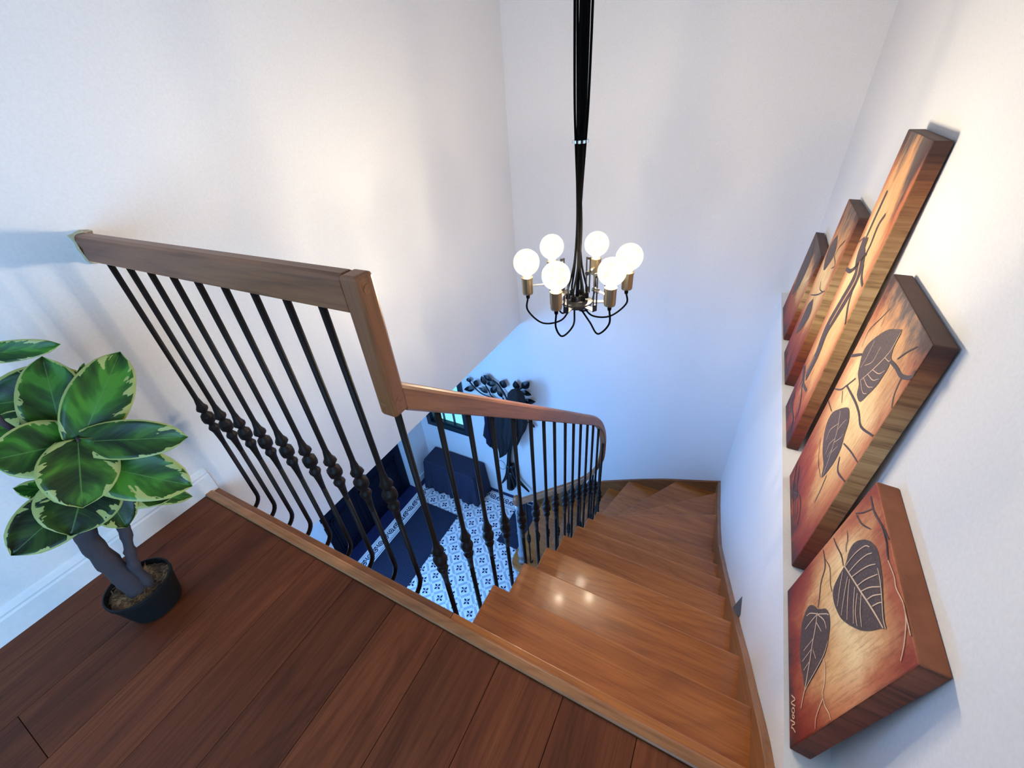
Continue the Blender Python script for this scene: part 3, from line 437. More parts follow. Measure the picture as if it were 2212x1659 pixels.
# traced outlines (survey units; motifs as fractions of each canvas)
MOTIF=[
(5,'leaf',0,[(0.710,0.655),(0.727,0.676),(0.767,0.707),(0.783,0.755),(0.755,0.816),(0.701,0.871),(0.643,0.902),(0.595,0.914),(0.527,0.915),(0.447,0.908),(0.377,0.894),(0.319,0.883),(0.249,0.873),(0.217,0.873),(0.237,0.836),(0.254,0.789),(0.290,0.723),(0.339,0.665),(0.392,0.613),(0.443,0.573),(0.498,0.548),(0.560,0.529),(0.617,0.525),(0.657,0.544),(0.686,0.591),(0.703,0.636)]),
(5,'vein',3,[(0.710,0.655),(0.592,0.706),(0.476,0.755),(0.397,0.790),(0.306,0.828),(0.225,0.858)]),
(5,'vein',2,[(0.702,0.665),(0.713,0.752),(0.696,0.834),(0.664,0.867)]),
(5,'vein',2,[(0.646,0.683),(0.649,0.766),(0.638,0.836),(0.617,0.876)]),
(5,'vein',2,[(0.602,0.702),(0.588,0.779),(0.569,0.840),(0.542,0.886)]),
(5,'vein',2,[(0.526,0.735),(0.515,0.803),(0.484,0.886)]),
(5,'vein',2,[(0.479,0.755),(0.458,0.819),(0.415,0.886)]),
(5,'vein',2,[(0.412,0.789),(0.403,0.834),(0.376,0.885)]),
(5,'vein',2,[(0.359,0.814),(0.349,0.856),(0.338,0.879)]),
(5,'vein',2,[(0.686,0.636),(0.613,0.597),(0.522,0.558)]),
(5,'vein',2,[(0.628,0.672),(0.564,0.634),(0.453,0.581)]),
(5,'vein',2,[(0.604,0.684),(0.518,0.653),(0.403,0.623)]),
(5,'vein',2,[(0.532,0.715),(0.442,0.686),(0.356,0.669)]),
(5,'vein',2,[(0.465,0.755),(0.381,0.729),(0.306,0.724)]),
(5,'vein',2,[(0.488,0.727),(0.403,0.694),(0.329,0.693)]),
(5,'vein',2,[(0.514,0.893),(0.444,0.894),(0.351,0.883),(0.266,0.869),(0.214,0.872)]),
(5,'twig',3,[(0.966,0.589),(0.894,0.607),(0.794,0.640),(0.717,0.645)]),
(5,'leaf',0,[(0.624,0.368),(0.666,0.335),(0.697,0.295),(0.700,0.259),(0.676,0.220),(0.636,0.186),(0.590,0.172),(0.513,0.155),(0.447,0.151),(0.378,0.159),(0.307,0.178),(0.247,0.189),(0.251,0.236),(0.276,0.298),(0.308,0.366),(0.345,0.413),(0.392,0.447),(0.460,0.474),(0.496,0.477),(0.541,0.471),(0.579,0.445),(0.599,0.409)]),
(5,'vein',3,[(0.601,0.365),(0.521,0.333),(0.443,0.292),(0.373,0.262),(0.299,0.225),(0.244,0.197),(0.188,0.162),(0.156,0.146)]),
(5,'vein',2,[(0.592,0.361),(0.588,0.299),(0.576,0.226)]),
(5,'vein',2,[(0.594,0.365),(0.643,0.290),(0.651,0.247)]),
(5,'vein',2,[(0.588,0.367),(0.519,0.424),(0.457,0.441)]),
(5,'vein',2,[(0.590,0.368),(0.541,0.452),(0.520,0.474)]),
(5,'vein',2,[(0.558,0.344),(0.469,0.392)]),
(5,'vein',2,[(0.472,0.303),(0.455,0.197)]),
(5,'vein',2,[(0.424,0.286),(0.400,0.177)]),
(5,'vein',2,[(0.410,0.297),(0.349,0.320)]),
(5,'vein',2,[(0.365,0.261),(0.344,0.189)]),
(5,'vein',2,[(0.384,0.446),(0.332,0.397),(0.293,0.321),(0.250,0.228),(0.228,0.188)]),
(5,'twig',3,[(0.971,0.473),(0.893,0.480),(0.830,0.472),(0.771,0.423),(0.704,0.401),(0.630,0.372)]),
(5,'twig',2,[(0.898,0.481),(0.802,0.522),(0.700,0.513),(0.635,0.522)]),
(5,'twig',2,[(0.905,0.718),(0.844,0.710),(0.816,0.689),(0.780,0.686)]),
(5,'twig',3,[(0.671,0.980),(0.601,0.980),(0.502,0.966)]),
(5,'vein',2,[(0.502,0.966),(0.402,0.981),(0.346,0.977),(0.264,1.000),(0.207,0.994),(0.170,0.986),(0.113,0.961),(0.078,0.940),(0.050,0.919)]),
(5,'vein',2,[(0.264,1.000),(0.207,1.022),(0.161,1.026),(0.116,1.015)]),
(5,'twig',4,[(0.947,0.941),(0.834,0.943),(0.708,0.974),(0.602,1.048)]),
(5,'twig',3,[(0.708,0.974),(0.602,0.979),(0.529,0.966)]),
(5,'twig',2,[(0.953,0.808),(0.900,0.869),(0.861,0.935)]),
(5,'twig',3,[(0.935,0.813),(0.843,0.841),(0.756,0.896)]),
(5,'vein',2,[(0.315,0.391),(0.268,0.402),(0.193,0.386),(0.152,0.360),(0.126,0.363),(0.095,0.326),(0.057,0.288),(0.010,0.276)]),
(5,'vein',2,[(0.126,0.363),(0.080,0.377),(0.041,0.403),(-0.002,0.415)]),
(5,'sign',2,[(0.264,0.044),(0.225,0.084),(0.224,0.038),(0.190,0.083)]),
(5,'sign',2,[(0.191,0.058),(0.184,0.045),(0.171,0.049),(0.158,0.065),(0.166,0.075),(0.181,0.070),(0.190,0.058)]),
(5,'sign',2,[(0.156,0.048),(0.140,0.052),(0.130,0.067),(0.138,0.073),(0.151,0.060),(0.155,0.050)]),
(5,'sign',2,[(0.136,0.027),(0.106,0.074),(0.099,0.066),(0.104,0.050),(0.092,0.038),(0.085,0.053),(0.055,0.080)]),
(4,'leaf',0,[(0.411,0.938),(0.586,0.894),(0.694,0.846),(0.787,0.789),(0.806,0.746),(0.753,0.714),(0.693,0.689),(0.585,0.680),(0.527,0.656),(0.422,0.663),(0.374,0.707),(0.326,0.760),(0.313,0.804),(0.314,0.841),(0.383,0.879),(0.397,0.918)]),
(4,'vein',2,[(0.401,0.931),(0.404,0.859),(0.495,0.769),(0.589,0.696)]),
(4,'vein',1.5,[(0.562,0.836),(0.562,0.781),(0.651,0.737)]),
(4,'vein',1.5,[(0.705,0.820),(0.691,0.758),(0.698,0.713)]),
(4,'vein',1.5,[(0.495,0.769),(0.380,0.790),(0.326,0.819)]),
(4,'vein',1.5,[(0.534,0.740),(0.413,0.755),(0.341,0.783)]),
(4,'vein',1.5,[(0.560,0.715),(0.433,0.723),(0.357,0.746)]),
(4,'vein',1.5,[(0.589,0.696),(0.455,0.691),(0.390,0.709)]),
(4,'vein',1.5,[(0.425,0.837),(0.343,0.847),(0.333,0.857)]),
(4,'leaf',0,[(0.652,0.549),(0.776,0.480),(0.775,0.422),(0.685,0.383),(0.559,0.361),(0.425,0.358),(0.344,0.332),(0.307,0.384),(0.293,0.445),(0.311,0.498),(0.374,0.539),(0.420,0.577),(0.535,0.593)]),
(4,'vein',2,[(0.640,0.538),(0.518,0.497),(0.407,0.422),(0.331,0.344)]),
(4,'vein',1.5,[(0.558,0.511),(0.638,0.446),(0.609,0.405)]),
(4,'vein',1.5,[(0.518,0.497),(0.494,0.537),(0.467,0.567)]),
(4,'vein',1.5,[(0.476,0.474),(0.517,0.424),(0.488,0.384)]),
(4,'vein',1.5,[(0.455,0.463),(0.398,0.509),(0.389,0.532)]),
(4,'vein',1.5,[(0.431,0.443),(0.436,0.397)]),
(4,'vein',1.5,[(0.410,0.431),(0.372,0.480)]),
(4,'twig',7,[(1.003,0.675),(0.890,0.710),(0.804,0.738)]),
(4,'twig',4,[(0.985,0.523),(0.852,0.565),(0.780,0.609),(0.689,0.672)]),
(4,'twig',6,[(0.780,0.609),(0.505,0.637),(0.345,0.644),(0.215,0.639),(0.013,0.686)]),
(4,'twig',8,[(0.358,0.850),(0.217,0.864),(0.109,0.870),(-0.007,0.899),(-0.082,0.921)]),
(4,'twig',3,[(0.262,0.879),(0.198,0.922),(0.127,0.959)]),
(4,'twig',3,[(0.096,0.868),(0.063,0.822),(-0.014,0.795)]),
(4,'twig',3,[(0.803,0.577),(0.701,0.555)]),
(4,'twig',4,[(0.978,0.462),(0.806,0.474)]),
(4,'twig',4,[(0.311,0.522),(0.154,0.556),(-0.023,0.581)]),
(4,'twig',5,[(0.257,0.483),(0.168,0.456),(0.005,0.491)]),
(4,'twig',2,[(0.733,0.867),(0.764,0.928)]),
(4,'twig',2,[(0.873,0.748),(0.902,0.808),(0.805,0.880),(0.732,0.935)]),
(4,'twig',2,[(0.742,0.357),(0.549,0.320),(0.359,0.324)]),
(4,'twig',3,[(0.286,0.373),(0.249,0.314),(0.229,0.254)]),
(4,'twig',5,[(0.974,0.106),(0.856,0.062),(0.731,0.045)]),
(4,'twig',4,[(0.889,0.127),(0.693,0.094),(0.532,0.076),(0.401,0.059)]),
(4,'twig',4,[(0.707,0.045),(0.552,0.112),(0.396,0.117),(0.285,0.078)]),
(4,'red',7,[(0.944,0.086),(0.841,0.049)]),
(4,'red',7,[(0.557,0.089),(0.404,0.071)]),
(4,'red',5,[(0.658,0.031),(0.469,0.030)]),
(3,'twig',56,[(0.743,0.720),(0.675,0.677),(0.472,0.654),(0.424,0.599),(0.531,0.510),(0.652,0.410),(0.568,0.324),(0.609,0.219)]),
(3,'twig',13,[(0.735,0.854),(0.741,0.815),(0.743,0.751),(0.743,0.720)]),
(3,'twig',10,[(0.407,0.810),(0.488,0.774),(0.443,0.724),(0.457,0.690)]),
(3,'twig',5,[(0.996,0.683),(0.799,0.719)]),
(3,'twig',12,[(1.077,0.597),(0.705,0.620),(0.420,0.699)]),
(3,'twig',10,[(0.364,0.670),(0.208,0.645),(0.037,0.637)]),
(3,'twig',10,[(0.352,0.606),(0.231,0.558),(-0.053,0.519)]),
(3,'twig',10,[(1.012,0.212),(0.749,0.195),(0.722,0.155)]),
(3,'twig',10,[(0.789,0.106),(0.578,0.072)]),
(3,'twig',13,[(0.875,0.224),(0.598,0.195),(0.278,0.216)]),
(3,'twig',10,[(0.829,0.114),(0.748,0.066),(0.311,0.082),(0.184,0.048)]),
(3,'twig',10,[(0.649,0.186),(0.337,0.157),(0.169,0.122)]),
(3,'red',10,[(0.749,0.178),(0.662,0.155)]),
(3,'red',9,[(0.393,0.116),(0.175,0.091)]),
(3,'red',7,[(0.804,0.055),(0.658,0.042)]),
(3,'gold',8,[(0.537,0.665),(0.381,0.621),(0.484,0.535),(0.600,0.439)]),
(3,'gold',4,[(0.614,0.309),(0.651,0.220)]),
(2,'leaf',0,[(0.725,0.836),(0.869,0.787),(0.916,0.727),(0.848,0.670),(0.650,0.642),(0.511,0.695),(0.420,0.760),(0.540,0.807)]),
(2,'leaf',0,[(0.536,0.486),(0.722,0.417),(0.739,0.337),(0.740,0.243),(0.702,0.210),(0.485,0.296),(0.328,0.391),(0.349,0.448)]),
(2,'twig',4,[(0.166,0.872),(0.341,0.811),(0.367,0.767)]),
(2,'twig',5,[(0.072,0.612),(0.405,0.533),(0.829,0.460)]),
(2,'twig',4,[(0.523,0.594),(0.383,0.571),(0.151,0.593)]),
(2,'twig',3,[(0.467,0.764),(0.142,0.747),(0.256,0.710)]),
(2,'twig',7,[(0.792,0.062),(0.634,0.026),(0.236,0.038)]),
(2,'red',6,[(0.429,0.090),(0.282,0.055)]),
(2,'red',6,[(0.130,0.037),(0.033,0.020)]),
(1,'leaf',0,[(0.904,0.969),(0.951,0.823),(0.956,0.612),(0.882,0.441),(0.739,0.293),(0.524,0.446),(0.470,0.674),(0.541,0.829)]),
(1,'twig',3,[(-0.009,0.769),(0.159,0.646),(-0.020,0.535)]),
]

RACK_LEAVES=[
((-1.91, -2.149),(-1.927, -2.1),0.025),
((-1.854, -2.189),(-1.831, -2.101),0.026),
((-1.87, -2.208),(-1.993, -2.255),0.025),
((-1.745, -2.141),(-1.772, -2.041),0.027),
((-1.663, -2.065),(-1.753, -2.032),0.025),
((-1.729, -2.119),(-1.63, -2.095),0.025),
((-1.567, -2.121),(-1.544, -2.028),0.032),
((-1.723, -2.215),(-1.822, -2.183),0.022),
((-1.696, -2.207),(-1.624, -2.123),0.027),
((-1.577, -2.231),(-1.626, -2.155),0.022),
((-1.421, -2.109),(-1.432, -2.006),0.029),
((-1.375, -2.072),(-1.297, -1.983),0.030),
((-1.389, -2.104),(-1.282, -2.119),0.025),
((-1.379, -2.211),(-1.245, -2.178),0.026),
((-1.318, -2.45),(-1.265, -2.477),0.019),
]

RACK_BRANCH=[
(0.0080,[(-1.663, -2.063), (-1.611, -2.092), (-1.577, -2.142), (-1.548, -2.194), (-1.529, -2.259), (-1.509, -2.325)]),
(0.0070,[(-1.912, -2.15), (-1.869, -2.198), (-1.82, -2.237), (-1.777, -2.254), (-1.698, -2.265), (-1.592, -2.292), (-1.531, -2.331)]),
(0.0060,[(-1.743, -2.141), (-1.713, -2.203), (-1.696, -2.245), (-1.634, -2.28)]),
(0.0070,[(-1.37, -2.064), (-1.422, -2.118), (-1.456, -2.196), (-1.476, -2.291)]),
(0.0060,[(-1.379, -2.211), (-1.413, -2.23), (-1.464, -2.302)]),
(0.0050,[(-1.318, -2.45), (-1.387, -2.409), (-1.449, -2.379)]),
(0.0060,[(-1.577, -2.231), (-1.555, -2.272), (-1.528, -2.307)]),
(0.0200,[(-1.489, -2.297), (-1.5, -2.56), (-1.541, -2.819), (-1.568, -3.026), (-1.574, -3.236), (-1.577, -3.412)]),
(0.0090,[(-1.566, -3.065), (-1.608, -3.236), (-1.678, -3.384)]),
(0.0100,[(-1.538, -3.054), (-1.497, -3.23), (-1.363, -3.374)]),
(0.0080,[(-1.557, -3.158), (-1.526, -3.33), (-1.555, -3.417)]),
]

COATS=[
[(-1.791, -2.491), (-1.835, -2.674), (-1.873, -2.839), (-1.81, -2.778), (-1.817, -2.884), (-1.756, -2.933), (-1.712, -2.884), (-1.667, -2.452)] ,
[(-1.694, -2.461), (-1.737, -2.765), (-1.704, -2.96), (-1.69, -3.041), (-1.613, -2.977), (-1.573, -2.831), (-1.538, -2.412)] ,
[(-1.579, -2.424), (-1.635, -2.704), (-1.628, -2.788), (-1.591, -2.916), (-1.519, -2.811), (-1.464, -2.619), (-1.448, -2.383)] ,
[(-1.471, -2.435), (-1.475, -2.622), (-1.471, -2.793), (-1.416, -2.65), (-1.372, -2.563), (-1.347, -2.463), (-1.378, -2.339)] ,
]

LEAVES=[
('heart',(-1.030,0.117,-0.492),(-0.970,0.056,-0.572),0.108),
('ru',(-1.040,0.136,-0.482),(-1.060,0.266,-0.373),0.095),
('lu',(-1.090,0.117,-0.487),(-1.120,0.176,-0.346),0.094),
('rm',(-1.030,0.131,-0.492),(-0.930,0.242,-0.539),0.076),
('rl',(-1.050,0.115,-0.549),(-0.950,0.203,-0.659),0.103),
('lm',(-1.060,0.119,-0.496),(-1.060,0.021,-0.454),0.103),
('ll',(-1.100,0.072,-0.620),(-1.080,-0.053,-0.642),0.100),
('lc',(-1.080,0.095,-0.588),(-1.040,0.019,-0.652),0.123),
('lr',(-1.090,0.110,-0.607),(-1.050,0.087,-0.719),0.078),
('rb',(-1.150,0.132,-0.711),(-1.100,0.223,-0.790),0.042),
('bt',(-1.150,0.193,-0.451),(-1.190,0.073,-0.411),0.127),
('tl',(-1.080,0.095,-0.293),(-1.020,0.189,-0.307),0.035),
('lb',(-1.150,0.121,-0.506),(-1.180,0.063,-0.438),0.074),
('br',(-1.100,0.111,-0.651),(-1.030,0.181,-0.707),0.063),
('ls',(-1.130,0.065,-0.610),(-1.120,0.018,-0.549),0.041),
('sm',(-1.120,0.187,-0.428),(-1.120,0.220,-0.387),0.014),
]

# ---------------------------------------------------------------- STAIRCASE
HR = .164
I = {n: (-.42, .517+.1855*(n-1)) for n in range(0, 8)}; O = {n: (.262, .517+.1855*(n-1)) for n in range(0, 8)}
I[0] = (-.42, .340); O[0] = (.262, .340)
I.update({8: (-.421, 1.735), 9: (-.435, 1.820), 10: (-.465, 1.880), 11: (-.560, 1.915), 12: (-.665, 1.915), 13: (-.770, 1.915), 14: (-.905, 1.915), 15: (-1.212, 1.915)})
O.update({8: (.262, 2.05), 9: (.262, 2.40), 10: (-.03, 2.548), 11: (-.395, 2.548), 12: (-.56, 2.548), 13: (-.71, 2.548), 14: (-.90, 2.548), 15: (-1.212, 2.548)})
st = thing('staircase', (-.08, 1.4, ZF), 'oak winder staircase curving down from the landing to the hall', 'staircase')
def lerp(a, b, t): return (a[0]+(b[0]-a[0])*t, a[1]+(b[1]-a[1])*t)
for n in range(1, 16):
    zt = -1-HR*n
    if n == 1: bi, bo = (-.42, .300), (.262, .300)
    else: bi, bo = lerp(I[n-1], I[max(0, n-2)], .22), lerp(O[n-1], O[max(0, n-2)], .16)
    if n == 10: bo = lerp(O[9], (.262, 2.05), .16)
    if n == 11: bo = lerp(O[10], (.262, 2.548), .16)
    poly = [bi, bo]
    if n == 10: poly.append((.262, 2.548))
    poly.append(O[n])
    if n == 15:
        poly += [(-1.212, 1.88), (-1.209, 1.83), (-1.195, 1.785), (-1.165, 1.752), (-1.12, 1.74), (-1.06, 1.745), (-1.0, 1.77), (-.95, 1.82), (-.905, 1.90)]
    else: poly.append(I[n])
    MB().prism(poly, zt-.034, zt).build('tread', MT['tread'], st, bevel=.005)
    # riser under this nosing
    nx = (bi[0]+bo[0])/2-(I[n][0]+O[n][0])/2; ny = (bi[1]+bo[1])/2-(I[n][1]+O[n][1])/2; l = math.hypot(nx, ny); nx, ny = nx/l*.022, ny/l*.022
    a, b_ = (I[n][0]+nx+.01, I[n][1]+ny), (O[n][0]+nx, O[n][1]+ny)
    zb = zt-HR if n < 15 else ZF+.001
    MB().prism([a, b_, (b_[0]+nx*.7, b_[1]+ny*.7), (a[0]+nx*.7, a[1]+ny*.7)], zb-.002, zt-.034).build('riser', MT['tread'], st)
MB().box(-.412, .262, .318, .332, -1-HR-.002, -1.05).build('riser', MT['tread'], st)
# wall strings
top = [(.300, -1.012), (.386, -1.053), (.436, -1.086), (.485, -1.125), (.564, -1.191), (.683, -1.286), (.840, -1.423), (1.017, -1.567), (1.303, -1.804), (1.613, -2.051), (1.852, -2.189), (2.171, -2.348), (2.40, -2.445), (2.538, -2.512)]
MB().prism(top+[(y, z-.34) for y, z in reversed(top)], .250, XLOW, ax=0).build('wall_string', MT['string'], st, bevel=.0015)
tb = [(.268, -2.514), (.103, -2.577), (-.123, -2.662), (-.317, -2.754), (-.618, -2.911), (-.793, -3.035), (-1.0, -3.195), (-1.20, -3.36), (-1.30, -3.45)]
MB().prism(tb+[(-1.30, ZF)]+[(x, max(ZF, z-.34)) for x, z in reversed(tb[:-1])], 2.538, YB-.0005, ax=1).build('wall_string', MT['rail'], st, bevel=.0015)
# inner (open) string below the treads
ins_ = [(.345, -1.10), (1.75, -2.34)]
MB().prism([(.345, -1.06-HR), (.47, -1.10-HR), (1.78, -2.36), (1.78, -2.62), (.345, -1.42)], -.408, -.385, ax=0).build('open_string', MT['string'], st)
# ---------------------------------------------------------------- RAILING
rl = thing('stair_railing', (-.485, .409, -1.0), 'wooden handrail on slim dark iron balusters around the landing and stairs', 'railing')
RW, RH = .0172, .031
PROF = [(-RW, -RH+.004), (-RW+.004, -RH), (RW-.004, -RH), (RW, -RH+.004), (RW, RH-.011), (RW-.003, RH-.004), (RW-.009, RH), (-RW+.009, RH), (-RW+.003, RH-.004), (-RW, RH-.011)]
def sweep(path, prof=PROF):
    mb = MB(); vs = []; n = len(path); k = len(prof)
    for i, p in enumerate(path):
        t = path[min(i+1, n-1)]-path[max(i-1, 0)]; h = Vector((t.x, t.y, 0)).normalized(); sd = Vector((h.y, -h.x, 0))
        vs += [p+sd*a+Vector((0, 0, b)) for a, b in prof]
    fs = [(i*k+j, i*k+(j+1) % k, (i+1)*k+(j+1) % k, (i+1)*k+j) for i in range(n-1) for j in range(k)]+[tuple(range(k-1, -1, -1)), tuple((n-1)*k+j for j in range(k))]
    return mb.add(vs, fs)
sweep([Vector((-1.362, .409, -.229)), Vector((-.503, .409, -.229))]).build('handrail', MT['rail'], rl, bevel=.0015)
nw = MB().box(-.5035, -.4675, .391, .427, -.457, -.1985).build('newel_block', MT['railv'], rl, bevel=.006)
for z, y in ((-.222, .409), (-.428, .409)):
    o = MB(); o.tube([(-.4690, y, z), (-.4668, y, z)], .0085, 14); o.build('dowel_plug', MT['rail'], nw)
o = MB(); o.tube([(-.490, .3912, -.43), (-.490, .3902, -.43)], .005, 12); o.build('dowel_plug', MT['string'], nw)
key = [(-.485, .424, -.431), (-.478, .70, -.659), (-.469, 1.10, -.990), (-.460, 1.45, -1.280), (-.456, 1.60, -1.408), (-.453, 1.71, -1.54), (-.454, 1.785, -1.695), (-.470, 1.838, -1.89), (-.505, 1.866, -2.03), (-.550, 1.874, -2.125), (-.605, 1.872, -2.205), (-.70, 1.864, -2.300), (-.90, 1.848, -2.467), (-1.075, 1.834, -2.615)]
rp = catmull(key, 8)
sweep(rp).build('handrail', MT['raily'], rl, smooth=False)
# ragged filler where the rail enters the wall
o = MB(); vs = []; kk = 18
for i in range(kk):
    a = i/kk*2*math.pi; r_ = 1.06+random.uniform(-.08, .26)
    vs.append((RW*1.05*r_*max(-1, min(1, 1.35*math.cos(a))), RH*1.03*r_*max(-1, min(1, 1.35*math.sin(a)))))
o.add([(-1.3645, .409+p[0], -.229+p[1]) for p in vs]+[(-1.350+random.uniform(-.006, .005), .409+p[0]*.97, -.229+p[1]*.97) for p in vs], [tuple(range(kk)), tuple(range(2*kk-1, kk-1, -1))]+[(i, (i+1) % kk, kk+(i+1) % kk, kk+i) for i in range(kk)])
o.build('wall_filler', MT['cream'], rl)
# balusters: origin at the knop, local -Y is the side of the swan neck
def make_baluster(up, dn, nk):
    mb = MB(); R_ = .0068
    prof = [(R_, up), (R_*.95, .12), (R_, .075), (.0105, .050), (.0165, .038), (.0150, .034), (.0085, .025), (.0095, .021), (.0170, .012), (.0185, .003), (.0172, .0015), (.0182, -.001), (.0160, -.011), (.0095, -.018), (.0090, -.023), (.0125, -.030), (.0155, -.035), (.0105, -.048), (R_+.0015, -.070), (R_, -.10)]
    mb.lathe(prof, (0, 0, 0), 8)
    pts = [(0, 0, -.09), (0, 0, -dn+.06)]
    for k in range(1, 7):
        a = k/6*math.pi/2; pts.append((0, -.045*(1-math.cos(a)), -dn+.06-.045*math.sin(a)))
    pts.append((0, -nk, -dn+.015)); mb.tube(pts, R_, 8)
    o = mb.build('bal', MT['iron'], local=True, smooth=True); me = o.data; bpy.data.objects.remove(o)
    me.name = 'baluster'; return me
bal_land = make_baluster(.478, .405, .068); bal_stair = make_baluster(.470, .40, .045)
for i in range(9): part(rl, bal_land, 'baluster', (-1.300+.0893*i, .4095, -.737))
def rail_at(y=None, x=None):
    best = min(rp, key=lambda p: abs(p.y-y) if y is not None else abs(p.x-x)+(10 if p.y < 1.8 else 0)); return best
for y in (.409, .511, .608, .70, .807, .914, 1.01, 1.10, 1.206, 1.30, 1.39, 1.485, 1.575, 1.67):
    i_ = min(range(len(rp)-1), key=lambda k: abs(rp[k].y-y)); a, b_ = rp[max(0, i_-1)], rp[i_+1]; t = 0 if b_.y == a.y else (y-a.y)/(b_.y-a.y); p = a.lerp(b_, max(0, min(1, t)))
    part(rl, bal_stair, 'baluster', (p.x, y if y > .42 else .411, p.z-.505 if y > .42 else -.930), math.pi/2)
for x, y in ((-.454, 1.785), (-.476, 1.846), (-.528, 1.872)):
    p = min(rp, key=lambda q: (q.x-x)**2+(q.y-y)**2); part(rl, bal_stair, 'baluster', (p.x, p.y, p.z-.50), math.pi*.75)
for x in (-.605, -.69, -.775, -.86, -.945, -1.03):
    p = min(rp, key=lambda q: abs(q.x-x)+(10 if q.y < 1.8 else 0)); part(rl, bal_stair, 'baluster', (x, p.y, p.z+(p.x-x)*.83*1-.50), math.pi)
# bottom newel: silvery post with wooden knob
pb = thing('bottom_newel', (-1.112, 1.830, -1-HR*15), 'slender silvery newel post with wooden knob on the lowest step', 'newel post')
MB().lathe([(.034, 0), (.036, .02), (.028, .04), (.022, .06), (.030, .09), (.033, .13), (.024, .17), (.018, .19), (.024, .205), (.018, .22), (.0165, .40), (.021, .42), (.017, .44), (.016, .66), (.021, .69), (.016, .71), (.0155, .80)], (-1.112, 1.830, -1-HR*15), 14).build('post', MT['silverpost'], pb, smooth=True)
MB().lathe([(.016, 0), (.027, .006), (.033, .03), (.033, .055), (.028, .078), (.014, .092), (.002, .094)], (-1.108, 1.831, -2.665), 16).build('knob', MT['rail'], pb, smooth=True)

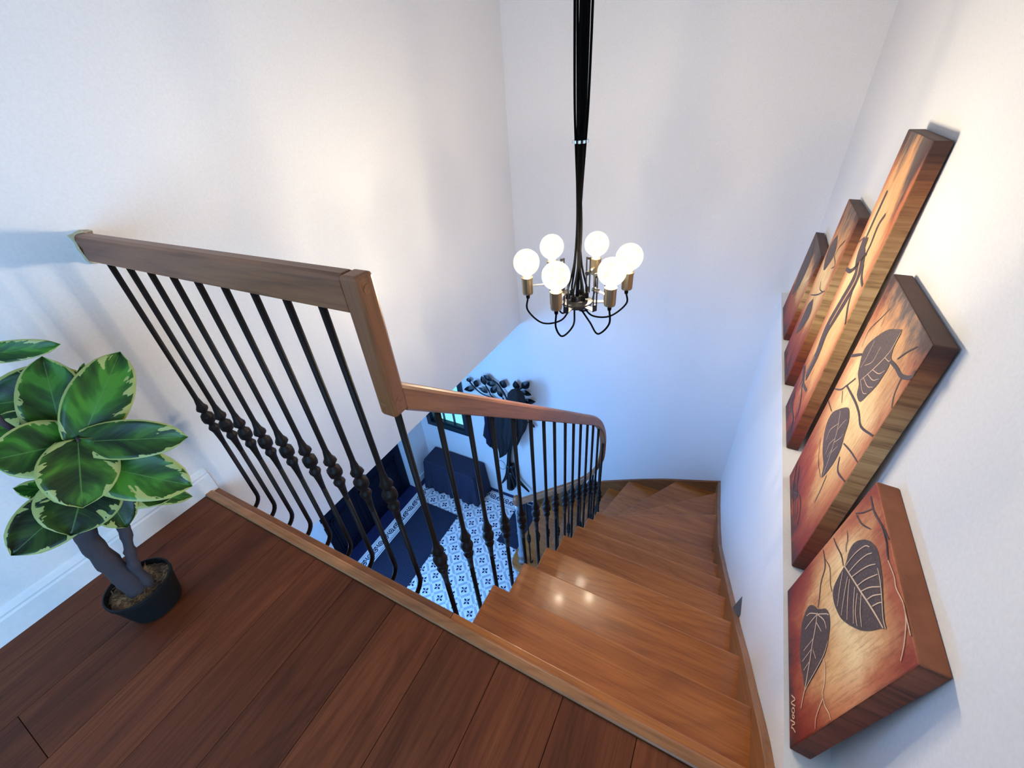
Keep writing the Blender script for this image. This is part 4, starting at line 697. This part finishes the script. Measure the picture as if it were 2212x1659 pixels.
# ---------------------------------------------------------------- CHANDELIER
CX, CY, CZ = -.4335, 1.222, -.567
ch = thing('chandelier', (CX, CY, -.62), 'hanging chandelier with six glowing crackled glass globes on black cables', 'chandelier')
MB().lathe([(.012, -.030), (.048, -.026), (.050, -.018), (.050, -.012), (.018, -.008), (.012, .004)], (CX, CY, CZ), 24).build('hub', MT['steel'], ch, smooth=False)
angs = [math.atan2(y-1.222, x+.4335) for x, y in ()]
import itertools
GP = [(-0.5749, 1.1435), (-0.559, 1.31), (-0.423, 1.376), (-0.287, 1.277), (-0.3021, 1.1409), (-0.4427, 1.0647)]
for gi, (gx, gy) in enumerate(GP):
    a = math.atan2(gy-CY, gx-CX); d = Vector((math.cos(a), math.sin(a), 0)); nrm = Vector((-d.y, d.x, 0)); C0 = Vector((CX, CY, CZ)); rg = math.hypot(gx-CX, gy-CY)
    def bar(mb, p, q, w_, t_, up):
        p, q = Vector(p), Vector(q); e = (q-p).normalized(); s_ = e.cross(up).normalized()*w_/2; u_ = s_.cross(e).normalized()*t_/2
        mb.add([p-s_-u_, p+s_-u_, p+s_+u_, p-s_+u_, q-s_-u_, q+s_-u_, q+s_+u_, q-s_+u_], [(0, 3, 2, 1), (4, 5, 6, 7), (0, 1, 5, 4), (1, 2, 6, 5), (2, 3, 7, 6), (3, 0, 4, 7)])
    mb = MB(); r1 = .088
    bar(mb, C0+d*.03+Vector((0, 0, -.018)), C0+d*r1+Vector((0, 0, -.018)), .016, .003, Vector((0, 0, 1)))
    arm = mb.build('arm', MT['nickel'], ch)
    mb = MB(); zlo, zhi = -.0195, .105
    for s_ in (-1, 1): bar(mb, C0+d*r1+nrm*s_*.0062+Vector((0, 0, zlo)), C0+d*r1+nrm*s_*.0062+Vector((0, 0, zhi)), .0042, .003, d)
    for z0, z1 in ((zlo, zlo+.022), (zhi-.008, zhi)): bar(mb, C0+d*r1+Vector((0, 0, z0)), C0+d*r1+Vector((0, 0, z1)), .0165, .003, d)
    br = mb.build('slotted_bracket', MT['steel'], ch)
    mb = MB(); mb.tube([C0+d*(r1-.010)+Vector((0, 0, .052)), C0+d*(r1+.012)+Vector((0, 0, .052))], .0075, 10); mb.build('knob', MT['steel'], br)
    zs = -.487                                                            # top of the socket
    mb = MB(); bar(mb, C0+d*r1+Vector((0, 0, .052)), Vector((gx, gy, CZ+.052))-d*.014, .010, .0028, Vector((0, 0, 1))); mb.build('arm', MT['nickel'], ch)
    sk_ = MB(); sk_.lathe([(.006, -.056), (.0165, -.055), (.0175, -.05), (.0175, -.004), (.0190, -.003), (.0190, .001), (.012, .002)], (gx, gy, zs), 16); sk_ = sk_.build('socket', MT['brass'], ch, smooth=False)
    MB().lathe([(.003, -.072), (.0055, -.071), (.0065, -.064), (.0055, -.055)], (gx, gy, zs), 10).build('cable_gland', MT['black'], sk_)
    bz = -.4385; r_ = .0415
    prof = [(.0125, -.0485), (.0135, -.044), (.016, -.0400)]+[(r_*math.sin(t), -r_*math.cos(t)) for t in [math.radians(24+k*(156-3)/16) for k in range(17)]]
    bl = MB().lathe(prof, (gx, gy, bz), 28).build('globe_bulb', MT['bulb'], ch, smooth=True)
    MB().lathe([(.002, -.020), (.0042, -.017), (.0042, .014), (.002, .017)], (gx, gy, bz), 8).build('filament', MT['filament'], bl)
    # cable from the socket down and back up to the hub
    sag = .055+.02*random.random()
    pts = catmull([(gx, gy, zs-.066), (gx+d.x*.003, gy+d.y*.003, zs-.066-sag*.7), tuple(Vector((gx, gy, zs-.066-sag*1.45))-d*.045), tuple(C0+d*.055+Vector((0, 0, -.075))+nrm*.012), tuple(C0+d*.02+Vector((0, 0, -.035)))], 8)
    MB().tube(pts, .0031, 7).build('cable', MT['black'], ch, smooth=True)
    # cable up to the ceiling
    b0 = C0+d*.030+Vector((0, 0, .012)); pts = [b0, b0+Vector((0, 0, .02)), C0+d*.012+nrm*.006*random.uniform(-1, 1)+Vector((0, 0, .11)), C0+d*.008*random.uniform(.4, 1.3)+nrm*.006*random.uniform(-1, 1)+Vector((0, 0, .22)), C0+d*.007+nrm*.005*random.uniform(-1, 1)+Vector((0, 0, .33)), C0+d*.013+Vector((0, 0, .44)), C0+d*.018+Vector((0, 0, .55)), C0+d*.021+nrm*.004*random.uniform(-1, 1)+Vector((0, 0, .80)), C0+d*.022+Vector((0, 0, 1.2)), C0+d*.02+Vector((0, 0, ZC-CZ))]
    MB().tube(catmull([tuple(p) for p in pts], 6), .0033, 7).build('cable', MT['black'], ch, smooth=True)
    MB().lathe([(.0035, 0), (.0075, .001), (.0075, .016), (.004, .018)], tuple(C0+d*.030+Vector((0, 0, -.004))), 10).build('cable_gland', MT['black'], ch)
MB().tube(catmull([(CX, CY, CZ), (CX+.003, CY, CZ+.15), (CX-.002, CY, CZ+.3), (CX, CY, CZ+.44), (CX, CY, ZC)], 6), .0062, 8).build('suspension_cable', MT['black'], ch, smooth=True)
mb = MB()
for k in range(9): a = k/9*2*math.pi; mb.lathe([(.001, -.004), (.0045, -.0035), (.0045, .0035), (.001, .004)], (CX+.0185*math.cos(a), CY+.0185*math.sin(a), CZ+.446), 8)
mb.build('cable_ring', MT['nickel'], ch)

# ---------------------------------------------------------------- PAINTINGS
PN = {5: (.403, .722, .2755, .3065, .392, .80, .26), 4: (.795, 1.115, .2855, .304, .63, .90, .24), 3: (1.242, 1.473, .278, .304, .86, .90, .16), 2: (1.619, 1.875, .2755, .303, .62, .86, .28), 1: (1.994, 2.34, .272, .302, .383, .74, .34)}
PL = {5: 'nearest short canvas of red and cream with two veined brown leaves', 4: 'tall canvas with dark leaves and twigs beside the nearest short canvas', 3: 'tallest narrow canvas of a forked brown trunk in the middle of the five', 2: 'canvas of orange and cream between the tallest one and the farthest one', 1: 'farthest dark short canvas next to the corner of the room'}
TH = .0335
for k, (y0, y1, xb, xt, h, td, red) in PN.items():
    e = bpy.data.objects.new('canvas_painting', None); COL.objects.link(e); th = math.asin((xt-xb)/h); e.location = V(xb, y0, -1.0+TH*math.sin(th)+.0005); e.rotation_euler = (0, th, 0); e.empty_display_size = .05; ORG[e.name] = e.location.copy()
    tag(e, PL[k], 'painting', 'five leaf canvases leaning on the ledge')
    W_ = y1-y0; mf, ms = canvas_mats(k, W_, h, td, red)
    mb = MB(); mb.box(0, TH, 0, W_, 0, h, 1); mb.m[5] = 0; mb.m = [1, 1, 1, 1, 1, 0]
    o = mb.build('canvas', [mf, ms], local=True, bevel=.0025); o.parent = e
    jobs = {}
    for kk_, kind, w_, pts in MOTIF:
        if kk_ != k: continue
        pts = [(max(.004, min(.996, s_)), max(.004, min(.996, t_))) for s_, t_ in pts]; P2 = [(s_*W_, t_*h) for s_, t_ in pts]
        if kind == 'leaf':
            P2 = [(max(.001, min(W_-.001, q.x)), max(.001, min(h-.001, q.y))) for q in catmull([(a, b_, 0) for a, b_ in P2+P2[:1]], 3)][:-1]; mb = MB(); n_ = len(P2); mb.add([(-.0007, a, b_) for a, b_ in P2], [tuple(range(n_))]); o = mb.build('leaf_motif', MT['motif'], local=True, fixn=False); o.parent = e
        else:
            off = {'twig': -.0010, 'vein': -.0013, 'red': -.0008, 'gold': -.0014, 'sign': -.0013}[kind]
            if len(P2) > 2: P2 = [(q.x, q.y) for q in catmull([(a, b_, 0) for a, b_ in P2], 4)]
            if kind == 'sign': mb = jobs.setdefault('sign', MB())
            else: mb = MB()
            mb.ribbon(P2, w_*(.00105 if kind != 'sign' else .0011), lambda u_, v_, f_=off: (f_, u_, v_), taper=kind != 'sign')
            if kind != 'sign':
                o = mb.build({'twig': 'painted_twig', 'vein': 'painted_vein', 'red': 'painted_cell', 'gold': 'painted_highlight'}[kind], MT[{'twig': 'twig', 'vein': 'vein', 'red': 'redp', 'gold': 'gold'}[kind]], local=True, fixn=False); o.parent = e
    for kind, mb in jobs.items():
        o = mb.build('signature', MT['signm'], local=True, fixn=False); o.parent = e; o['label'] = 'handwritten light signature in the lower corner'

# ---------------------------------------------------------------- step light on the stair wall
o = MB(); o.prism([(.905, -1.470), (.958, -1.470), (.958, -1.425), (.930, -1.445)], XLOW-.030, XLOW, ax=0)
o = MB(); o.add([(XLOW, .900, -1.452), (XLOW, .966, -1.447), (XLOW-.013, .958, -1.515), (XLOW-.012, .925, -1.515), (XLOW, .966, -1.53), (XLOW, .905, -1.53)], [(0, 1, 2, 3), (3, 2, 4, 5), (0, 3, 5), (1, 4, 2), (0, 5, 4, 1)])
tag(o.build('wall_light', MT['stone']), 'small dark wedge shaped wall light above the stair string', 'wall light')

# ---------------------------------------------------------------- POTTED PLANT
pc = (-1.115, .036)
pp = thing('potted_rubber_plant', (pc[0], pc[1], -1.0), 'rubber plant with variegated green and yellow leaves in a black pot', 'plant')
MB().lathe([(.050, 0), (.053, .003), (.0665, .080), (.0685, .080), (.0690, .092), (.0650, .093), (.0625, .078), (.060, .070)], (pc[0], pc[1], -1.0), 28).build('pot', MT['pot'], pp, smooth=False, bevel=.001)
mb = MB(); rings = 7; seg = 22; vs = [(pc[0], pc[1], -.918)]
for i in range(1, rings+1):
    for k in range(seg):
        a = k/seg*2*math.pi; r_ = .0625*i/rings; vs.append((pc[0]+r_*math.cos(a), pc[1]+r_*math.sin(a), -.920+random.uniform(-.004, .004)-(.004 if i == rings else 0)))
fs = [(0, 1+k, 1+(k+1) % seg) for k in range(seg)]+[(1+(i-1)*seg+k, 1+i*seg+k, 1+i*seg+(k+1) % seg, 1+(i-1)*seg+(k+1) % seg) for i in range(1, rings) for k in range(seg)]
mb.add(vs, fs).build('soil', MT['soil'], pp, smooth=True)
mb = MB()
for k in range(90):
    a = random.uniform(0, 2*math.pi); r_ = .058*math.sqrt(random.random()); x, y = pc[0]+r_*math.cos(a), pc[1]+r_*math.sin(a); t = random.uniform(0, math.pi); l_ = random.uniform(.004, .010)
    mb.tube([(x-l_*math.cos(t), y-l_*math.sin(t), -.9165), (x+l_*math.cos(t), y+l_*math.sin(t), -.9165+random.uniform(-.002, .005))], .0011, 4)
o = mb.build('bark_mulch', MT['soil'], pp); o['kind'] = 'stuff'
def rough_tube(pts, r0, r1, seg=10):
    P = catmull(pts, 7); n = len(P); return MB().tube(P, [r0+(r1-r0)*i/(n-1)+random.uniform(-.0018, .0020) for i in range(n)], seg)
rough_tube([(-1.108, .030, -.935), (-1.112, .030, -.87), (-1.120, .030, -.79), (-1.118, .040, -.71), (-1.10, .085, -.62), (-1.08, .125, -.52)], .0235, .0155, 12).build('trunk', MT['bark'], pp, smooth=True)
rough_tube([(-1.098, .050, -.935), (-1.100, .052, -.86), (-1.100, .070, -.80), (-1.100, .088, -.745), (-1.098, .100, -.66), (-1.09, .12, -.57)], .0125, .0085, 9).build('trunk', MT['bark'], pp, smooth=True)
CAM = Vector((0, 0, 0))
def leaf(name, B, T, W_, cup=.16, droop=.10):
    B, T = Vector(B), Vector(T); ax = T-B; ln = ax.length; ax.normalize(); mid = (B+T)/2; view = (CAM-mid).normalized(); n_ = (view-ax*view.dot(ax)).normalized(); sd = ax.cross(n_)
    nu, nv = 14, 8; mb = MB(); vs = []; uv = []
    for i in range(nu+1):
        u_ = i/nu
        hw = W_*.5*(math.sin(math.pi*min(1, u_**.90))**.52 if 0 < u_ < 1 else 0)*(1.0 if u_ < .9 else 1-.55*(u_-.9)/.1)
        if i == nu: hw = 0
        for j in range(nv+1):
            v_ = j/nv*2-1; c = ax*(u_*ln-.055*ln*abs(v_)*(1-u_)**5*(0 if u_ == 0 else 1))+sd*(hw*v_)
            z = cup*W_*(abs(v_)**1.6)*.55*(.4+.6*math.sin(math.pi*u_))-droop*ln*(u_-.45)**2*1.8+.006*math.sin(9*u_+5*v_+len(name))*abs(v_)*W_*4
            vs.append(B+c+n_*z); uv.append((u_, j/nv))
    k = nv+1; fs = [(i*k+j, i*k+j+1, (i+1)*k+j+1, (i+1)*k+j) for i in range(nu) for j in range(nv)]
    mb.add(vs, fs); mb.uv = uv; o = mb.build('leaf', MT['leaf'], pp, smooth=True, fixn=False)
    md = o.modifiers.new('thick', 'SOLIDIFY'); md.thickness = .0012; md.offset = 0; return o
CROWN = Vector((-1.085, .118, -.53))
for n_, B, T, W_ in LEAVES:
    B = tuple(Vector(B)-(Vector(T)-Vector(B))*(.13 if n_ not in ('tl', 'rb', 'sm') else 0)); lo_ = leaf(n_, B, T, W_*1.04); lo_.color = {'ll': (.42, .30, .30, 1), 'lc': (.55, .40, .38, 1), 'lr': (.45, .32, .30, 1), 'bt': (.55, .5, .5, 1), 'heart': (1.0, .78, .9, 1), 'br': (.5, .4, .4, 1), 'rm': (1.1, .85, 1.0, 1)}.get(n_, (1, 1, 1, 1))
    B = Vector(B)
    if n_ != 'tl':
        t = .35; q = Vector((-1.09, .115, -.53)) if B.z > -.58 else Vector((-1.10, .095, -.61))
        MB().tube([tuple(q), tuple(q.lerp(B, .5)+Vector((0, 0, .006))), tuple(B), tuple(B.lerp(Vector(T), .06))], [.0045, .0036, .0030, .0015], 6).build('leaf_stalk', MT['bark'], pp, smooth=True)
MB().tube([(-1.10, .10, -.56), (-1.10, .07, -.42), (-1.09, .08, -.31), (-1.08, .095, -.293)], [.006, .005, .004, .002], 7).build('leaf_stalk', MT['bark'], pp, smooth=True)

# ---------------------------------------------------------------- HALL FURNISHING
def mat_obj(x0, x1, y0, y1, label): return tag(MB().box(x0, x1, y0, y1, ZF+.0006, ZF+.009).build('doormat', MT['mat'], bevel=.002), label, 'mat')
mat_obj(-2.462, -2.010, .55, 2.098, 'long ribbed navy runner mat along the front door')
mat_obj(-1.492, -1.225, 2.005, 2.530, 'small dark mat at the foot of the stairs')
# bench with a gathered cover
bn = thing('covered_bench', (-2.21, 2.43, ZF), 'long bench under a navy fitted cover with gathered skirt', 'bench')
bx0, bx1, by0, by1, bz = -2.545, -1.895, 2.305, 2.545, -3.204
MB().prism([(bx0+.02, by0), (bx1-.03, by0), (bx1, by0+.03), (bx1, by1), (bx0, by1), (bx0, by0+.02)], bz-.065, bz).build('seat', MT['navyfab'], bn, bevel=.028)
per = []
def seg_pts(a, b, n): return [(a[0]+(b[0]-a[0])*i/n, a[1]+(b[1]-a[1])*i/n) for i in range(n)]
per = seg_pts((bx0, by1), (bx0, by0), 20)+seg_pts((bx0, by0), (bx1, by0), 60)+seg_pts((bx1, by0), (bx1, by1), 22)+[(bx1, by1)]
mb = MB(); vs = []; n_ = len(per); rows = 6
cx, cy = (bx0+bx1)/2, (by0+by1)/2+.06
for r_ in range(rows+1):
    t = r_/rows
    for i, (x, y) in enumerate(per):
        dx, dy = (x-cx)/(bx1-bx0)*2, (y-cy)/(by1-by0)*2; ox = max(-1, min(1, dx*1.0)); oy = max(-1, min(1, dy))
        fl_ = -.006+t*.036+t*.009*math.sin(i*.9)+t*.012*math.sin(i*.37+1.3)
        X = x+(fl_ if x >= bx1-1e-6 else (-fl_ if x <= bx0+1e-6 else 0)); Y = y-(fl_ if abs(y-by0) < 1e-6 else 0)
        vs.append((max(XH+.012, X), min(YB-.014, Y), bz-.022-t*(bz-.022-ZF-.012)))
mb.add(vs, [(r_*n_+i, r_*n_+i+1, (r_+1)*n_+i+1, (r_+1)*n_+i) for r_ in range(rows) for i in range(n_-1)])
o = mb.build('skirt', MT['navyfab'], bn, smooth=True, fixn=False); md = o.modifiers.new('thick', 'SOLIDIFY'); md.thickness = .003
# coat tree on the wall
ct = thing('coat_tree', (-1.52, YB-.02, -3.42), 'black metal tree shaped coat rack with leaves fixed to the hall wall', 'coat rack')
YT = YB-.030
for (B, T, W_) in RACK_LEAVES:
    B, T = Vector((B[0], YT, B[1])), Vector((T[0], YT, T[1])); ax = T-B; sd = Vector((-ax.z, 0, ax.x)).normalized(); prof = [(0, 0), (.15, .55), (.35, .95), (.5, 1), (.7, .78), (.88, .35), (1, 0)]; mb = MB(); n_ = len(prof)
    vs = [B+ax*a+sd*W_*1.2*b_ for a, b_ in prof]+[B+ax*a-sd*W_*1.2*b_ for a, b_ in prof[-2:0:-1]]; cen = len(vs); vs.append(B+ax*.5+Vector((0, -.012, 0)))
    mb.add([tuple(v_) for v_ in vs], [(i, (i+1) % cen, cen) for i in range(cen)]+[tuple(range(cen-1, -1, -1))])
    lf = mb.build('metal_leaf', MT['blackmetal'], ct)
for r_, pts in RACK_BRANCH:
    big = r_ > .015; P = catmull([(a, YT+(-.016 if big or pts[0][1] < -3.0 else .003), b_) for a, b_ in pts], 5); n_ = len(P)
    root = pts[0][1] < -3.0; rr = [(.030*(1-i/n_)**.8+.004 if root else r_*.80*(1.25-.5*i/n_)) if not big else .030*(1+.25*math.cos(i/n_*6)+.3*(i/n_)**3) for i in range(n_)]
    MB().tube(P, rr, 8).build('trunk' if big else 'branch', MT['blackmetal'], ct, smooth=True)
# coats: hanging cloth with folds, real depth in front of the wall
def coat(outline, depth, yb, mat_, label, seed, hook):
    kf = (yb-depth*.5)/2.53; outline = [(p[0]*kf, p[1]*kf) for p in outline]; rnd = random.Random(seed); zs = [p[1] for p in outline]; z1, z0 = max(zs), min(zs); rows, cols = 22, 26
    def span(z):
        xs = []; n_ = len(outline)
        for i in range(n_):
            a, b_ = outline[i], outline[(i+1) % n_]
            if (a[1]-z)*(b_[1]-z) <= 0 and a[1] != b_[1]: xs.append(a[0]+(b_[0]-a[0])*(z-a[1])/(b_[1]-a[1]))
        return (min(xs), max(xs)) if xs else None
    mb = MB(); vs = []; ph = rnd.uniform(0, 6)
    for r_ in range(rows+1):
        z = z1-(z1-z0)*(.004+.992*r_/rows); s_ = span(z) or (outline[0][0], outline[0][0]+.01); xa, xb_ = s_; t = r_/rows
        for side in (0, 1):
            for c in range(cols//2+1):
                u_ = c/(cols//2); u2 = u_ if side == 0 else 1-u_
                d = depth*math.sin(math.pi*u2)**.6*(.55+.45*math.sin(math.pi*min(1, t*1.15+.12)))+.006*math.sin(u2*17+ph+t*2)*(.4+t)
                vs.append((xa+(xb_-xa)*u2, (yb-d) if side == 0 else yb, z))
    k = 2*(cols//2+1); fs = [(r_*k+i, r_*k+(i+1) % k, (r_+1)*k+(i+1) % k, (r_+1)*k+i) for r_ in range(rows) for i in range(k)]+[tuple(range(k-1, -1, -1)), tuple(rows*k+i for i in range(k))]
    mb.add(vs, fs); o = mb.build('coat', mat_, smooth=True); tag(o, label, 'coat', 'coats hanging on the coat tree'); return o
def ext(o_, top): return o_[:1]+[(o_[0][0]+.03, top)]+[(o_[-1][0]-.03, top)]+o_[-1:]
def grow(o_, top):
    a, b_ = o_[0], o_[-1]; return [((a[0]*.65+b_[0]*.35), top)]+o_+[((b_[0]*.65+a[0]*.35), top)]
cl = ['black coat hanging leftmost on the coat tree', 'long black coat hanging lowest in the middle of the coat tree', 'slate blue jacket hanging in front of the coat tree trunk', 'black jacket hanging rightmost on the coat tree']
for i, (mt, dep, yb) in enumerate(((MT['blackfab'], .032, YB-.036), (MT['blackfab'], .034, YB-.082), (MT['greyfab'], .038, YB-.126), (MT['blackfab'], .034, YB-.086))):
    coat(grow([tuple(p) for p in COATS[i]], -2.27), dep, yb, mt, cl[i], 11+i, None)
coat([tuple(p) for p in [(-1.80, -2.30), (-1.815, -2.60), (-1.83, -2.90), (-1.775, -2.92), (-1.76, -2.30)]], .02, YB-.082, MT['bluefab'], 'narrow dark blue garment hanging over the leftmost black coat', 31, None)
tag(coat([(-1.535, -2.186), (-1.488, -2.127), (-1.429, -2.104), (-1.382, -2.13), (-1.362, -2.183), (-1.37, -2.40), (-1.50, -2.42), (-1.55, -2.26)], .045, YB-.175, MT['blackfab'], 'black hooded jacket hanging at the top of the coat tree', 41, None), None, None)
# thin ring of wire hanging below the coats
o = MB(); o.tube([(-1.655+.045*math.cos(a*math.pi/9), YB-.05, -3.10+.06*math.sin(a*math.pi/9)) for a in range(19)], .0022, 6); tag(o.build('wire_hanger_loop', MT['blackmetal'], smooth=True), 'thin wire loop hanging below the long black coat', 'loop')
